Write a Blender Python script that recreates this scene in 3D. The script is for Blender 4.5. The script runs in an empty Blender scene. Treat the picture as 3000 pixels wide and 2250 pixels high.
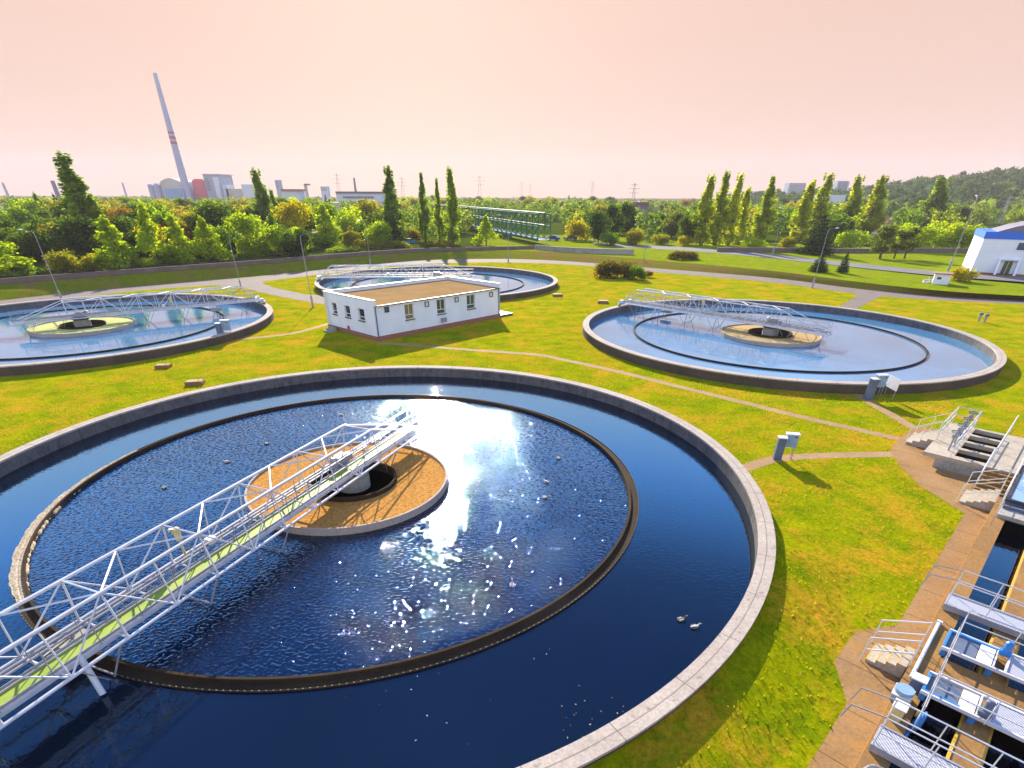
import bpy, bmesh, math, random
import numpy as np
from mathutils import Vector, Matrix
random.seed(7); rng = np.random.default_rng(11)
S = bpy.context.scene
COL = S.collection
R_ = math.radians
# ------------------------------------------------------------------ camera model (metres, photo pixels 3000 x 2250)
FPX, CYP, PITCH, ROLL, HC = 1576.4, 1607.1, .582, .004, 12.8
def ray(u, v):
    x = (u-1500)/FPX; y = -(v-CYP)/FPX
    c, s = math.cos(ROLL), math.sin(ROLL); x, y = c*x-s*y, s*x+c*y
    cp, sp = math.cos(PITCH), math.sin(PITCH)
    return Vector((x, cp+y*sp, -sp+y*cp))
def at(u, v, z=0.0):                     # photo pixel -> point at height z
    d = ray(u, v); t = (z-HC)/d.z
    return Vector((d.x*t, d.y*t, z))
def at_dist(u, v, D):                    # photo pixel -> point at depth D
    d = ray(u, v); t = D/d.y
    return Vector((d.x*t, D, HC+d.z*t))
def at_wall(u, v, p, q):                 # photo pixel -> point on the vertical plane through p and q
    d = ray(u, v); e = Vector((q.x-p.x, q.y-p.y, 0)); n = Vector((e.y, -e.x, 0)).normalized()
    t = n.dot(p)/n.dot(d)
    w = d*t; w.z += HC
    return w
def top_z(b, u, v):                      # height of a vertical whose foot is b and whose tip shows at (u, v)
    d = ray(u, v); s = (b.x*d.x+b.y*d.y)/(d.x**2+d.y**2)
    return HC+s*d.z
cam = bpy.data.cameras.new('camera'); camo = bpy.data.objects.new('camera', cam); COL.objects.link(camo)
camo.matrix_world = Matrix.Translation((0, 0, HC)) @ Matrix.Rotation(math.pi/2-PITCH, 4, 'X') @ Matrix.Rotation(ROLL, 4, 'Z')
cam.sensor_fit = 'HORIZONTAL'; cam.sensor_width = 36; cam.lens = FPX/3000*36
cam.shift_y = (CYP-1125)/3000; cam.clip_start = .3; cam.clip_end = 30000
S.camera = camo
# ------------------------------------------------------------------ helpers
def tag(o, label=None, cat=None, group=None, kind=None):
    if label: o['label'] = label
    if cat: o['category'] = cat
    if group: o['group'] = group
    if kind: o['kind'] = kind
    return o
def empty(name, loc=(0, 0, 0), rz=0, label=None, cat=None, group=None):
    o = bpy.data.objects.new(name, None); COL.objects.link(o); o.empty_display_size = .2
    o.location = loc; o.rotation_euler = (0, 0, rz)
    return tag(o, label, cat, group)
def copy_tree(o, parent=None):
    c = o.copy(); COL.objects.link(c)
    if parent: c.parent = parent
    for ch in list(o.children): copy_tree(ch, c)
    return c
class MB:
    def __init__(s): s.v = []; s.f = []; s.m = []; s.smooth = []
    def add(s, vs, fs, mi=0, sm=False):
        b = len(s.v); s.v += [tuple(p) for p in vs]
        for f in fs: s.f.append([b+i for i in f]); s.m.append(mi); s.smooth.append(sm)
        return s
    def box(s, c, d, rz=0, mi=0, tilt=None):
        hx, hy, hz = d[0]/2, d[1]/2, d[2]/2
        M = Matrix.Rotation(rz, 3, 'Z')
        if tilt: M = M @ tilt
        vs = [Vector(c)+M @ Vector((x*hx, y*hy, z*hz)) for z in (-1, 1) for x, y in ((-1, -1), (1, -1), (1, 1), (-1, 1))]
        return s.add(vs, [(3, 2, 1, 0), (4, 5, 6, 7), (0, 1, 5, 4), (1, 2, 6, 5), (2, 3, 7, 6), (3, 0, 4, 7)], mi)
    def prism(s, poly, z0, z1, mi=0):
        n = len(poly)
        vs = [(p[0], p[1], z0) for p in poly]+[(p[0], p[1], z1) for p in poly]
        fs = [tuple(range(n-1, -1, -1)), tuple(range(n, 2*n))]+[(i, (i+1) % n, n+(i+1) % n, n+i) for i in range(n)]
        return s.add(vs, fs, mi)
    def tube(s, a, b, r, r2=None, n=6, mi=0, cap=True):
        a, b = Vector(a), Vector(b); d = b-a
        if d.length < 1e-6: return s
        d.normalize(); u = d.orthogonal().normalized(); w = d.cross(u); r2 = r if r2 is None else r2
        vs = []
        for p, q in ((a, r), (b, r2)):
            for i in range(n):
                t = 2*math.pi*i/n; vs.append(p+(u*math.cos(t)+w*math.sin(t))*q)
        fs = [(i, (i+1) % n, n+(i+1) % n, n+i) for i in range(n)]
        s.add(vs, fs, mi, n > 5)
        if cap: s.add(vs, [tuple(range(n-1, -1, -1)), tuple(range(n, 2*n))], mi)
        return s
    def path(s, pts, r, n=6, mi=0):
        for a, b in zip(pts, pts[1:]): s.tube(a, b, r, n=n, mi=mi)
        return s
    def bar(s, a, b, w, h, mi=0):        # square bar
        a, b = Vector(a), Vector(b); d = (b-a).normalized()
        up = Vector((0, 0, 1)) if abs(d.z) < .95 else Vector((1, 0, 0))
        u = d.cross(up).normalized(); k = u.cross(d)
        vs = [p+u*x*w/2+k*y*h/2 for p in (a, b) for x, y in ((-1, -1), (1, -1), (1, 1), (-1, 1))]
        return s.add(vs, [(3, 2, 1, 0), (4, 5, 6, 7), (0, 1, 5, 4), (1, 2, 6, 5), (2, 3, 7, 6), (3, 0, 4, 7)], mi)
    def lathe(s, prof, n=64, mi=0, a0=0, a1=2*math.pi, c=(0, 0, 0), close=False, sm=True):
        full = abs(a1-a0-2*math.pi) < 1e-6; k = len(prof); cols = n if full else n+1
        vs = []
        for i in range(cols):
            t = a0+(a1-a0)*i/n
            for r, z in prof: vs.append((c[0]+r*math.cos(t), c[1]+r*math.sin(t), c[2]+z))
        fs = []; kk = k if close else k-1
        for i in range(n):
            i2 = (i+1) % cols
            for j in range(kk):
                j2 = (j+1) % k
                fs.append((i*k+j, i2*k+j, i2*k+j2, i*k+j2))
        return s.add(vs, fs, mi, sm)
    def build(s, name, mats, parent=None, loc=None, fix=True):
        me = bpy.data.meshes.new(name); me.from_pydata(s.v, [], s.f)
        if not isinstance(mats, (list, tuple)): mats = [mats]
        for m in mats: me.materials.append(m)
        me.polygons.foreach_set('material_index', s.m); me.polygons.foreach_set('use_smooth', s.smooth)
        if fix:
            bm = bmesh.new(); bm.from_mesh(me); bmesh.ops.remove_doubles(bm, verts=bm.verts, dist=1e-5)
            bmesh.ops.recalc_face_normals(bm, faces=bm.faces); bm.to_mesh(me); bm.free()
        me.update()
        if any(s.smooth):
            try: me.set_sharp_from_angle(angle=R_(35))
            except Exception: pass
        o = bpy.data.objects.new(name, me); COL.objects.link(o)
        if parent is not None: o.parent = parent
        if loc is not None: o.location = loc
        return o
def sheet(name, poly, z, mat, tri=True):
    bm = bmesh.new(); vs = [bm.verts.new((p[0], p[1], z)) for p in poly]
    f = bm.faces.new(vs)
    if f.normal.z < 0: f.normal_flip()
    bmesh.ops.recalc_face_normals(bm, faces=bm.faces)
    bm.normal_update()
    if bm.faces[0:1] and list(bm.faces)[0].normal.z < 0: bmesh.ops.reverse_faces(bm, faces=bm.faces)
    bmesh.ops.triangulate(bm, faces=bm.faces)
    me = bpy.data.meshes.new(name); bm.to_mesh(me); bm.free(); me.materials.append(mat)
    o = bpy.data.objects.new(name, me); COL.objects.link(o); return o
def strip(name, left, right, mat, z=None):
    vs = [tuple(p) for p in left]+[tuple(p) for p in right]; n = len(left)
    fs = [(i, i+1, n+i+1, n+i) for i in range(n-1)]
    return MB().add(vs, fs).build(name, mat)
def smooth_line(pts, k=8):               # Catmull-Rom through points
    out = []
    P = [pts[0]*2-pts[1]]+list(pts)+[pts[-1]*2-pts[-2]]
    for i in range(1, len(P)-2):
        for j in range(k):
            t = j/k; a, b, c, d = P[i-1], P[i], P[i+1], P[i+2]
            out.append(.5*((2*b)+(c-a)*t+(2*a-5*b+4*c-d)*t*t+(3*b-a-3*c+d)*t**3))
    out.append(P[-2]); return out
def ribbon(name, pts, w, z, mat):
    L, Rr = [], []
    for i, p in enumerate(pts):
        d = (pts[min(i+1, len(pts)-1)]-pts[max(i-1, 0)]); d.z = 0; d.normalize(); n = Vector((-d.y, d.x, 0))
        a = p+n*w/2; b = p-n*w/2; a.z = z; b.z = z; L.append(a); Rr.append(b)
    return strip(name, L, Rr, mat)
# ------------------------------------------------------------------ materials
def new_mat(name):
    m = bpy.data.materials.new(name); m.use_nodes = True
    nt = m.node_tree; b = nt.nodes['Principled BSDF']; return m, nt, b
def lin(h):
    c = [int(h[i:i+2], 16)/255 for i in (0, 2, 4)]
    return tuple(x/12.92 if x <= .04045 else ((x+.055)/1.055)**2.4 for x in c)+(1,)
def coords(nt, kind='Object'):
    t = nt.nodes.new('ShaderNodeTexCoord'); return t.outputs[kind]
def noise(nt, vec, scale, detail=4, rough=.6):
    n = nt.nodes.new('ShaderNodeTexNoise'); n.inputs['Scale'].default_value = scale
    n.inputs['Detail'].default_value = detail; n.inputs['Roughness'].default_value = rough
    nt.links.new(vec, n.inputs['Vector']); return n.outputs['Fac']
def ramp(nt, fac, stops):
    r = nt.nodes.new('ShaderNodeValToRGB'); e = r.color_ramp.elements
    while len(e) < len(stops): e.new(.5)
    for i, (p, c) in enumerate(stops): e[i].position = p; e[i].color = c if len(c) == 4 else tuple(c)+(1,)
    nt.links.new(fac, r.inputs['Fac']); return r.outputs['Color']
def mixc(nt, fac, a, b, mode='MIX'):
    m = nt.nodes.new('ShaderNodeMix'); m.data_type = 'RGBA'; m.blend_type = mode
    for s, k in ((fac, 0), (a, 6), (b, 7)):
        if hasattr(s, 'links'): nt.links.new(s, m.inputs[k])
        else: m.inputs[k].default_value = s if k == 0 else (s if len(s) == 4 else tuple(s)+(1,))
    return m.outputs[2]
def math_n(nt, op, a, b=0.0):
    m = nt.nodes.new('ShaderNodeMath'); m.operation = op
    for s, k in ((a, 0), (b, 1)):
        if hasattr(s, 'links'): nt.links.new(s, m.inputs[k])
        else: m.inputs[k].default_value = s
    return m.outputs[0]
def bump(nt, b, h, strength=.3, dist=.02):
    n = nt.nodes.new('ShaderNodeBump'); n.inputs['Strength'].default_value = strength; n.inputs['Distance'].default_value = dist
    nt.links.new(h, n.inputs['Height']); nt.links.new(n.outputs[0], b.inputs['Normal']); return n
def simple(name, c1, c2=None, scale=3, rough=.7, metal=0, bs=0, spec=.5, detail=5, lo=.35, hi=.65):
    m, nt, b = new_mat(name); b.inputs['Roughness'].default_value = rough; b.inputs['Metallic'].default_value = metal
    b.inputs['Specular IOR Level'].default_value = spec
    v = coords(nt)
    n = noise(nt, v, scale, detail)
    c2 = c2 or tuple(x*.82 for x in c1[:3])
    nt.links.new(ramp(nt, n, [(lo, c1), (hi, c2)]), b.inputs['Base Color'])
    if bs: bump(nt, b, noise(nt, v, scale*6, 3), bs, .02)
    return m
M = {}
M['galv'] = simple('galvanised_steel', (.30, .29, .31), (.21, .205, .225), 2, .5, .0)
M['white_paint'] = simple('white_painted_steel', (.60, .59, .60), (.48, .47, .48), 1.5, .45)
M['grey_paint'] = simple('grey_blue_paint', (.12, .14, .19), (.09, .11, .155), 2, .6, spec=.2)
M['blue_box'] = simple('blue_grey_cabinet_paint', (.22, .32, .44), (.18, .27, .38), 1.3, .4)
M['dark_metal'] = simple('dark_metal', (.06, .06, .075), (.035, .035, .04), 3, .85, spec=.1)
M['black'] = simple('dark_cavity', (.012, .012, .016), (.008, .008, .01), 3, .8)
M['blue_paint'] = simple('blue_painted_metal', (.03, .20, .50), (.02, .15, .40), 2, .45)
M['cream'] = simple('cream_painted_metal', (.72, .68, .55), (.6, .56, .45), 2, .5)
M['yellow'] = simple('yellow_paint', (.55, .36, .03), (.45, .28, .02), 4, .55)
M['valve'] = simple('ochre_valve_paint', (.62, .50, .20), (.5, .4, .15), 4, .5)
M['deck_green'] = simple('green_glassfibre_deck', (.28, .345, .025), (.21, .28, .025), 1.2, .55, detail=8)
M['roof_felt'] = simple('tan_roof_felt', (.30, .185, .08), (.25, .155, .065), .5, .95, detail=8, spec=0)
M['plaster'] = simple('white_plaster', (.76, .765, .78), (.70, .705, .72), .7, .85, detail=8, bs=.1)
M['frame'] = simple('white_window_frame', (.75, .75, .72), (.68, .68, .64), 3, .4)
M['pipe_blue'] = simple('slate_downpipe', (.10, .13, .19), (.08, .10, .15), 3, .4)
M['teal'] = simple('teal_sheet', (.02, .20, .30), (.015, .14, .22), 2, .5)
M['green_steel'] = simple('green_bridge_paint', (.018, .15, .07), (.014, .12, .055), .5, .6, spec=.1)
M['bark'] = simple('bark', (.11, .075, .045), (.07, .05, .03), 3, .9)
M['rust'] = simple('rusty_plate', (.30, .16, .07), (.20, .10, .05), 2, .8)
M['duck_brown'] = simple('duck_feather', (.16, .10, .06), (.07, .045, .03), 14, .8)
M['duck_pale'] = simple('pale_feather', (.6, .58, .55), (.4, .38, .35), 10, .8)
M['beak'] = simple('duck_beak', (.5, .3, .04), (.4, .24, .03), 10, .5)
M['red'] = simple('red_paint', (.42, .04, .05), (.34, .03, .04), 2, .6)
M['car_blue'] = simple('blue_car_paint', (.02, .05, .28), (.018, .045, .25), 1, .2)
M['car_teal'] = simple('teal_car_paint', (.05, .25, .32), (.045, .22, .3), 1, .2)
M['tyre'] = simple('tyre_rubber', (.02, .02, .02), (.015, .015, .015), 5, .8)
def glass_mat(name, c, rough=.06):
    m, nt, b = new_mat(name); b.inputs['Base Color'].default_value = tuple(c)+(1,); b.inputs['Roughness'].default_value = rough
    b.inputs['Specular IOR Level'].default_value = .8
    return m
M['glass'] = glass_mat('dark_window_glass', (.02, .03, .04))
M['glass_amber'] = glass_mat('window_with_amber_blind', (.22, .14, .04), .3)
M['glass_green'] = glass_mat('glass_painted_lawn_reflection', (.05, .07, .03), .2)  # reflection of the lawn put into the glass as a dull green base colour
M['glass_blue'] = glass_mat('blue_glass', (.03, .06, .16))
def concrete(name, c1, c2, stain=(.10, .085, .07), streak=False, rough=.88, joints=0, ring=False):
    m, nt, b = new_mat(name); b.inputs['Roughness'].default_value = rough; b.inputs['Specular IOR Level'].default_value = .06
    v = coords(nt)
    big = ramp(nt, noise(nt, v, .45, 6, .65), [(.35, c1), (.65, c2)])
    fine = ramp(nt, noise(nt, v, 9, 5, .7), [(.3, (.72, .72, .72)), (.7, (1.12, 1.12, 1.12))])
    col = mixc(nt, 1.0, big, fine, 'MULTIPLY')
    st = ramp(nt, noise(nt, v, 1.6, 7, .72), [(.52, (0, 0, 0)), (.72, (1, 1, 1))])
    col = mixc(nt, math_n(nt, 'MULTIPLY', st, .55), col, stain)
    if ring:                              # casting groove and segment joints along the rim
        sr = nt.nodes.new('ShaderNodeSeparateXYZ'); nt.links.new(v, sr.inputs[0])
        rr = math_n(nt, 'SQRT', math_n(nt, 'ADD', math_n(nt, 'MULTIPLY', sr.outputs[0], sr.outputs[0]), math_n(nt, 'MULTIPLY', sr.outputs[1], sr.outputs[1])))
        gr = math_n(nt, 'LESS_THAN', math_n(nt, 'ABSOLUTE', math_n(nt, 'SUBTRACT', rr, math_n(nt, 'ADD', 19.76, math_n(nt, 'MULTIPLY', noise(nt, v, .8, 3), .06)))), .022)
        jr = math_n(nt, 'LESS_THAN', math_n(nt, 'FRACT', math_n(nt, 'MULTIPLY', math_n(nt, 'ARCTAN2', sr.outputs[1], sr.outputs[0]), 44/(2*math.pi))), .012)
        bl = ramp(nt, noise(nt, v, 2.7, 3, .8), [(.60, (0, 0, 0)), (.68, (1, 1, 1))])
        m1 = math_n(nt, 'MAXIMUM', math_n(nt, 'MULTIPLY', gr, .55), math_n(nt, 'MULTIPLY', jr, .75))
        col = mixc(nt, math_n(nt, 'MAXIMUM', m1, math_n(nt, 'MULTIPLY', bl, .5)), col, (.10, .075, .055))
    if joints:                            # slab joints square to the basin
        sp_ = nt.nodes.new('ShaderNodeSeparateXYZ'); nt.links.new(v, sp_.inputs[0])
        tt = math_n(nt, 'MULTIPLY', math_n(nt, 'ADD', sp_.outputs[0], sp_.outputs[1]), .7071/joints)
        col = mixc(nt, math_n(nt, 'MULTIPLY', math_n(nt, 'LESS_THAN', math_n(nt, 'FRACT', tt), .03/joints), .8), col, (.05, .03, .02))
    if streak:                            # vertical runs of dirt below the rim (by angle round the wall)
        sep = nt.nodes.new('ShaderNodeSeparateXYZ'); nt.links.new(v, sep.inputs[0])
        ang = math_n(nt, 'ARCTAN2', sep.outputs[1], sep.outputs[0])
        cmb = nt.nodes.new('ShaderNodeCombineXYZ')
        nt.links.new(math_n(nt, 'MULTIPLY', ang, 30.0), cmb.inputs[0]); nt.links.new(math_n(nt, 'MULTIPLY', sep.outputs[2], .8), cmb.inputs[2])
        sf = ramp(nt, noise(nt, cmb.outputs[0], 1.6, 6, .75), [(.48, (0, 0, 0)), (.66, (1, 1, 1))])
        col = mixc(nt, math_n(nt, 'MULTIPLY', sf, .65), col, stain)
        jf = math_n(nt, 'FRACT', math_n(nt, 'MULTIPLY', ang, 44/ (2*math.pi)))
        jl = math_n(nt, 'LESS_THAN', jf, .018)
        col = mixc(nt, math_n(nt, 'MULTIPLY', jl, .75), col, (.05, .045, .04))
    nt.links.new(col, b.inputs['Base Color'])
    bump(nt, b, noise(nt, v, 14, 5, .7), .25, .02)
    return m
M['conc'] = concrete('pale_concrete', (.38, .355, .30), (.30, .28, .235))
M['conc_ring'] = concrete('tank_rim_concrete', (.43, .355, .29), (.36, .295, .24), (.24, .19, .15))
M['conc_wall'] = concrete('tank_wall_concrete', (.15, .14, .14), (.11, .105, .105), (.04, .035, .03), streak=True)
M['rim'] = concrete('grooved_rim_concrete', (.44, .365, .30), (.37, .305, .25), (.26, .21, .16), ring=True)
M['conc_moss'] = concrete('mossy_outer_wall', (.115, .085, .06), (.08, .06, .045), (.03, .028, .02))
M['conc_deck'] = concrete('warm_cream_chamber_slab', (.45, .38, .29), (.39, .325, .245), (.26, .19, .11))  # warm cream concrete of the chamber deck and steps
M['conc_rust'] = concrete('rust_stained_concrete', (.31, .165, .055), (.22, .12, .05), (.42, .20, .015))
M['conc_path'] = concrete('sandy_paving', (.38, .235, .115), (.30, .185, .09), (.17, .10, .045))
M['paving'] = concrete('stained_paving', (.34, .195, .085), (.25, .145, .06), (.42, .20, .02), joints=2.1)
M['asphalt'] = concrete('pale_worn_asphalt', (.21, .165, .135), (.18, .14, .115), (.14, .11, .085))
M['road'] = concrete('grey_road', (.20, .185, .18), (.17, .155, .15), (.14, .125, .12))
M['flood_wall'] = concrete('brown_flood_wall', (.21, .15, .12), (.15, .11, .10), (.09, .065, .06))
M['trough'] = concrete('algae_brown_trough', (.05, .032, .016), (.03, .02, .012), (.02, .016, .012))
def brick_mat():
    m, nt, b = new_mat('brick_plinth'); b.inputs['Roughness'].default_value = .9
    t = nt.nodes.new('ShaderNodeTexBrick'); t.inputs['Scale'].default_value = 4.2
    t.inputs['Color1'].default_value = (.30, .105, .055, 1); t.inputs['Color2'].default_value = (.24, .08, .045, 1); t.inputs['Mortar'].default_value = (.28, .2, .15, 1)
    t.inputs['Mortar Size'].default_value = .015
    mp = nt.nodes.new('ShaderNodeMapping'); mp.inputs['Rotation'].default_value = (R_(90), 0, R_(47))
    nt.links.new(coords(nt), mp.inputs[0]); nt.links.new(mp.outputs[0], t.inputs['Vector']); nt.links.new(t.outputs['Color'], b.inputs['Base Color'])
    return m
M['brick'] = brick_mat()
def grass_mat(name, g1, g2, dry, dryness=.5, blades=True):
    m, nt, b = new_mat(name); b.inputs['Roughness'].default_value = .9; b.inputs['Specular IOR Level'].default_value = 0
    v = coords(nt)
    base = ramp(nt, noise(nt, v, .55, 7, .7), [(.36, g1), (.64, g2)])
    fine = ramp(nt, noise(nt, v, 5.5, 8, .82), [(.34, (.5, .58, .42)), (.66, (1.5, 1.4, 1.3))])
    col = mixc(nt, 1.0, base, fine, 'MULTIPLY')
    d1 = noise(nt, v, .30, 5, .65); d2 = noise(nt, v, 2.6, 7, .8)
    df = ramp(nt, math_n(nt, 'ADD', math_n(nt, 'MULTIPLY', d1, .6), math_n(nt, 'MULTIPLY', d2, .4)), [(.64-.24*dryness, (0, 0, 0)), (.78-.24*dryness, (1, 1, 1))])
    col = mixc(nt, math_n(nt, 'MULTIPLY', df, .88), col, mixc(nt, 1.0, dry, fine, 'MULTIPLY'))
    nt.links.new(col, b.inputs['Base Color'])
    bump(nt, b, noise(nt, v, 11, 6, .85), .9, .08)
    return m
M['lawn'] = grass_mat('lawn_grass', (.29, .285, .002), (.135, .19, .002), (.48, .24, .018), .68)
M['bank'] = grass_mat('dry_bank_grass', (.12, .15, .008), (.17, .18, .010), (.22, .13, .05), .62)
M['wood_floor'] = grass_mat('wood_floor_painted_shade', (.06, .085, .006), (.04, .065, .006), (.12, .085, .02), .4)  # dark olive forest floor; the trees' shade is also put into its colour
M['bank_dry'] = grass_mat('brown_bank_grass', (.15, .16, .010), (.17, .15, .02), (.20, .12, .04), .85)
M['meadow'] = grass_mat('meadow_grass', (.22, .26, .008), (.14, .19, .007), (.30, .19, .05), .45)
def water_mat(name, base, rip=1.0, ior=1.45, rough=.035, tint=(.72, .86, 1.0), scum=0):
    m, nt, b = new_mat(name); b.inputs['Roughness'].default_value = rough
    b.inputs['IOR'].default_value = ior; b.inputs['Specular Tint'].default_value = tuple(tint)+(1,)
    v = coords(nt)
    nt.links.new(ramp(nt, noise(nt, v, .12, 4), [(.35, base), (.65, tuple(x*.7 for x in base[:3]))]), b.inputs['Base Color'])
    mp = nt.nodes.new('ShaderNodeMapping'); mp.inputs['Rotation'].default_value = (0, 0, R_(28)); mp.inputs['Scale'].default_value = (1, 1.35, 1)
    nt.links.new(v, mp.inputs[0])
    gust = ramp(nt, noise(nt, v, .09, 3), [(.38, (.65, .65, .65)), (.62, (1, 1, 1))])
    h = math_n(nt, 'ADD', math_n(nt, 'MULTIPLY', noise(nt, mp.outputs[0], .8, 1, .4), .30), math_n(nt, 'MULTIPLY', noise(nt, mp.outputs[0], 6.5, 0, .5), .40))
    mound = math_n(nt, 'MAXIMUM', math_n(nt, 'SUBTRACT', noise(nt, mp.outputs[0], 6.2, 0, .5), .505), 0.0)
    h = math_n(nt, 'ADD', h, math_n(nt, 'MULTIPLY', mound, 1.65))
    n = bump(nt, b, h, 1.0, .035*rip)
    nt.links.new(math_n(nt, 'MULTIPLY', gust, 1.0), n.inputs['Strength'])
    return m
M['water_near'] = water_mat('rippled_dark_water', (.001, .007, .030), 1.15, 1.66, .015, (.55, .86, 1.0))
M['water_calm'] = water_mat('calm_dark_water', (.001, .006, .018), .15, 1.62, .02, (.58, .86, 1.0))
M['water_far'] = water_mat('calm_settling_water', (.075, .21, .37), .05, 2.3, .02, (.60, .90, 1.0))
M['water_black'] = water_mat('black_channel_water', (.002, .003, .008), .10, 1.33)
M['scum_orange'] = simple('orange_scum_crust', (.47, .235, .06), (.27, .12, .03), 7, .95, spec=0, bs=.5, detail=8, lo=.4, hi=.66)
M['scum_tan'] = concrete('tan_scum_crust', (.44, .30, .12), (.38, .25, .10), (.28, .18, .07))
M['scum_green'] = concrete('yellow_green_scum', (.46, .46, .17), (.40, .40, .13), (.12, .22, .06))
M['foam'] = simple('dried_foam', (.50, .41, .29), (.20, .13, .065), 14, .95, spec=0, bs=.3, lo=.42, hi=.66, detail=8)
def grating_mat():
    m, nt, b = new_mat('steel_grating'); b.inputs['Roughness'].default_value = .5
    mp = nt.nodes.new('ShaderNodeMapping'); mp.inputs['Rotation'].default_value = (0, 0, R_(45)); mp.inputs['Scale'].default_value = (1, 1, 1)
    nt.links.new(coords(nt), mp.inputs[0])
    sep = nt.nodes.new('ShaderNodeSeparateXYZ'); nt.links.new(mp.outputs[0], sep.inputs[0])
    fx = math_n(nt, 'LESS_THAN', math_n(nt, 'FRACT', math_n(nt, 'MULTIPLY', sep.outputs[0], 14.0)), .32)
    fy = math_n(nt, 'LESS_THAN', math_n(nt, 'FRACT', math_n(nt, 'MULTIPLY', sep.outputs[1], 26.0)), .4)
    nt.links.new(mixc(nt, math_n(nt, 'MAXIMUM', fx, fy), (.05, .055, .075), (.50, .49, .52)), b.inputs['Base Color'])
    return m
M['grating'] = grating_mat()
def leaf_mat(name, cols, trans=.58):
    m = bpy.data.materials.new(name); m.use_nodes = True; nt = m.node_tree; nt.nodes.clear()
    out = nt.nodes.new('ShaderNodeOutputMaterial')
    at_ = nt.nodes.new('ShaderNodeAttribute'); at_.attribute_name = 'tone'
    oi = nt.nodes.new('ShaderNodeObjectInfo')
    f = math_n(nt, 'ADD', math_n(nt, 'MULTIPLY', at_.outputs['Fac'], .8), math_n(nt, 'MULTIPLY', oi.outputs['Random'], .2))
    n = len(cols); col = ramp(nt, f, [(.05+.9*i/(n-1), c) for i, c in enumerate(cols)])
    d = nt.nodes.new('ShaderNodeBsdfDiffuse'); t = nt.nodes.new('ShaderNodeBsdfTranslucent')
    nt.links.new(col, d.inputs[0])
    nt.links.new(mixc(nt, 1.0, col, (1.5, 1.45, .7), 'MULTIPLY'), t.inputs[0])
    mx = nt.nodes.new('ShaderNodeMixShader'); mx.inputs[0].default_value = trans
    nt.links.new(d.outputs[0], mx.inputs[1]); nt.links.new(t.outputs[0], mx.inputs[2]); nt.links.new(mx.outputs[0], out.inputs[0])
    return m
LEAF = {
 'russet': leaf_mat('russet_hedge_foliage', [(.06, .045, .010), (.12, .095, .014), (.21, .18, .02)]),
 'green': leaf_mat('green_foliage', [(0.056, 0.121, 0.010), (0.139, 0.231, 0.014), (0.243, 0.332, 0.018)]),
 'dark': leaf_mat('dark_green_foliage', [(0.021, 0.053, 0.013), (0.053, 0.097, 0.013), (0.125, 0.171, 0.018)]),
 'lime': leaf_mat('lime_foliage', [(0.178, 0.245, 0.009), (0.315, 0.408, 0.012), (0.440, 0.503, 0.018)]),
 'gold': leaf_mat('golden_foliage', [(0.149, 0.150, 0.011), (0.248, 0.235, 0.016), (0.335, 0.306, 0.033)]),
 'yellow': leaf_mat('autumn_yellow_foliage', [(0.225, 0.213, 0.005), (0.365, 0.316, 0.007), (0.478, 0.379, 0.010)]),
 'orange': leaf_mat('autumn_orange_foliage', [(0.141, 0.073, 0.011), (0.238, 0.122, 0.013), (0.324, 0.183, 0.019)]),
 'poplar': leaf_mat('poplar_foliage', [(0.092, 0.169, 0.017), (0.214, 0.312, 0.019), (0.402, 0.491, 0.026)]),
 'poplar_gold': leaf_mat('gilded_poplar_foliage', [(0.186, 0.259, 0.017), (0.368, 0.424, 0.021), (0.580, 0.547, 0.028)]),
 'spruce': leaf_mat('spruce_needles', [(0.019, 0.043, 0.019), (0.038, 0.068, 0.022), (0.068, 0.101, 0.027)], .15),
 'brown': leaf_mat('brown_green_foliage', [(0.078, 0.098, 0.023), (0.130, 0.160, 0.029), (0.195, 0.232, 0.041)]),
 'hill': leaf_mat('hill_forest_foliage', [(0.013, 0.041, 0.021), (0.033, 0.074, 0.026), (0.066, 0.120, 0.026), (0.143, 0.180, 0.039)], .4),
 'distant': leaf_mat('distant_wood_foliage', [(0.041, 0.098, 0.014), (0.097, 0.169, 0.018), (0.192, 0.232, 0.025), (0.321, 0.250, 0.031)]),
}
# ------------------------------------------------------------------ world, sun, haze
SUN_AZ, SUN_EL = R_(-8.5), R_(23.5)
W = bpy.data.worlds.new('World'); S.world = W; W.use_nodes = True
nt = W.node_tree; bg = nt.nodes['Background']
sky = nt.nodes.new('ShaderNodeTexSky'); sky.sky_type = 'NISHITA'; sky.sun_disc = False
sky.sun_elevation = SUN_EL; sky.sun_rotation = SUN_AZ; sky.dust_density = 1.2; sky.ozone_density = 1.5
sep = nt.nodes.new('ShaderNodeSeparateXYZ'); nt.links.new(coords(nt, 'Generated'), sep.inputs[0])
# colour of the air by elevation (z of the view direction): peach near the horizon, blue overhead
front = ramp(nt, sep.outputs[2], [(0.0, (4.4, 3.0, 2.55)), (.10, (4.5, 2.98, 2.4)), (.215, (4.6, 3.0, 2.35)), (.25, (4.9, 6.0, 8.0)), (.32, (5.0, 9.8, 16.0)), (.42, (2.2, 8.4, 22.0)), (.56, (.6, 2.0, 6.0)), (.70, (.4, 1.1, 4.0)), (1.0, (1.2, 2.2, 5.5))])
back = ramp(nt, sep.outputs[2], [(0.0, (6.5, 6.5, 7.2)), (.3, (6.5, 7.2, 9.0)), (1.0, (2.5, 4.0, 8.0))])
mr = nt.nodes.new('ShaderNodeMapRange'); mr.inputs[1].default_value = -.45; mr.inputs[2].default_value = .05; nt.links.new(sep.outputs[1], mr.inputs[0])
grad = mixc(nt, mr.outputs[0], back, front)
nt.links.new(mixc(nt, .95, sky.outputs[0], grad), bg.inputs[0]); bg.inputs[1].default_value = .06
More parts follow.
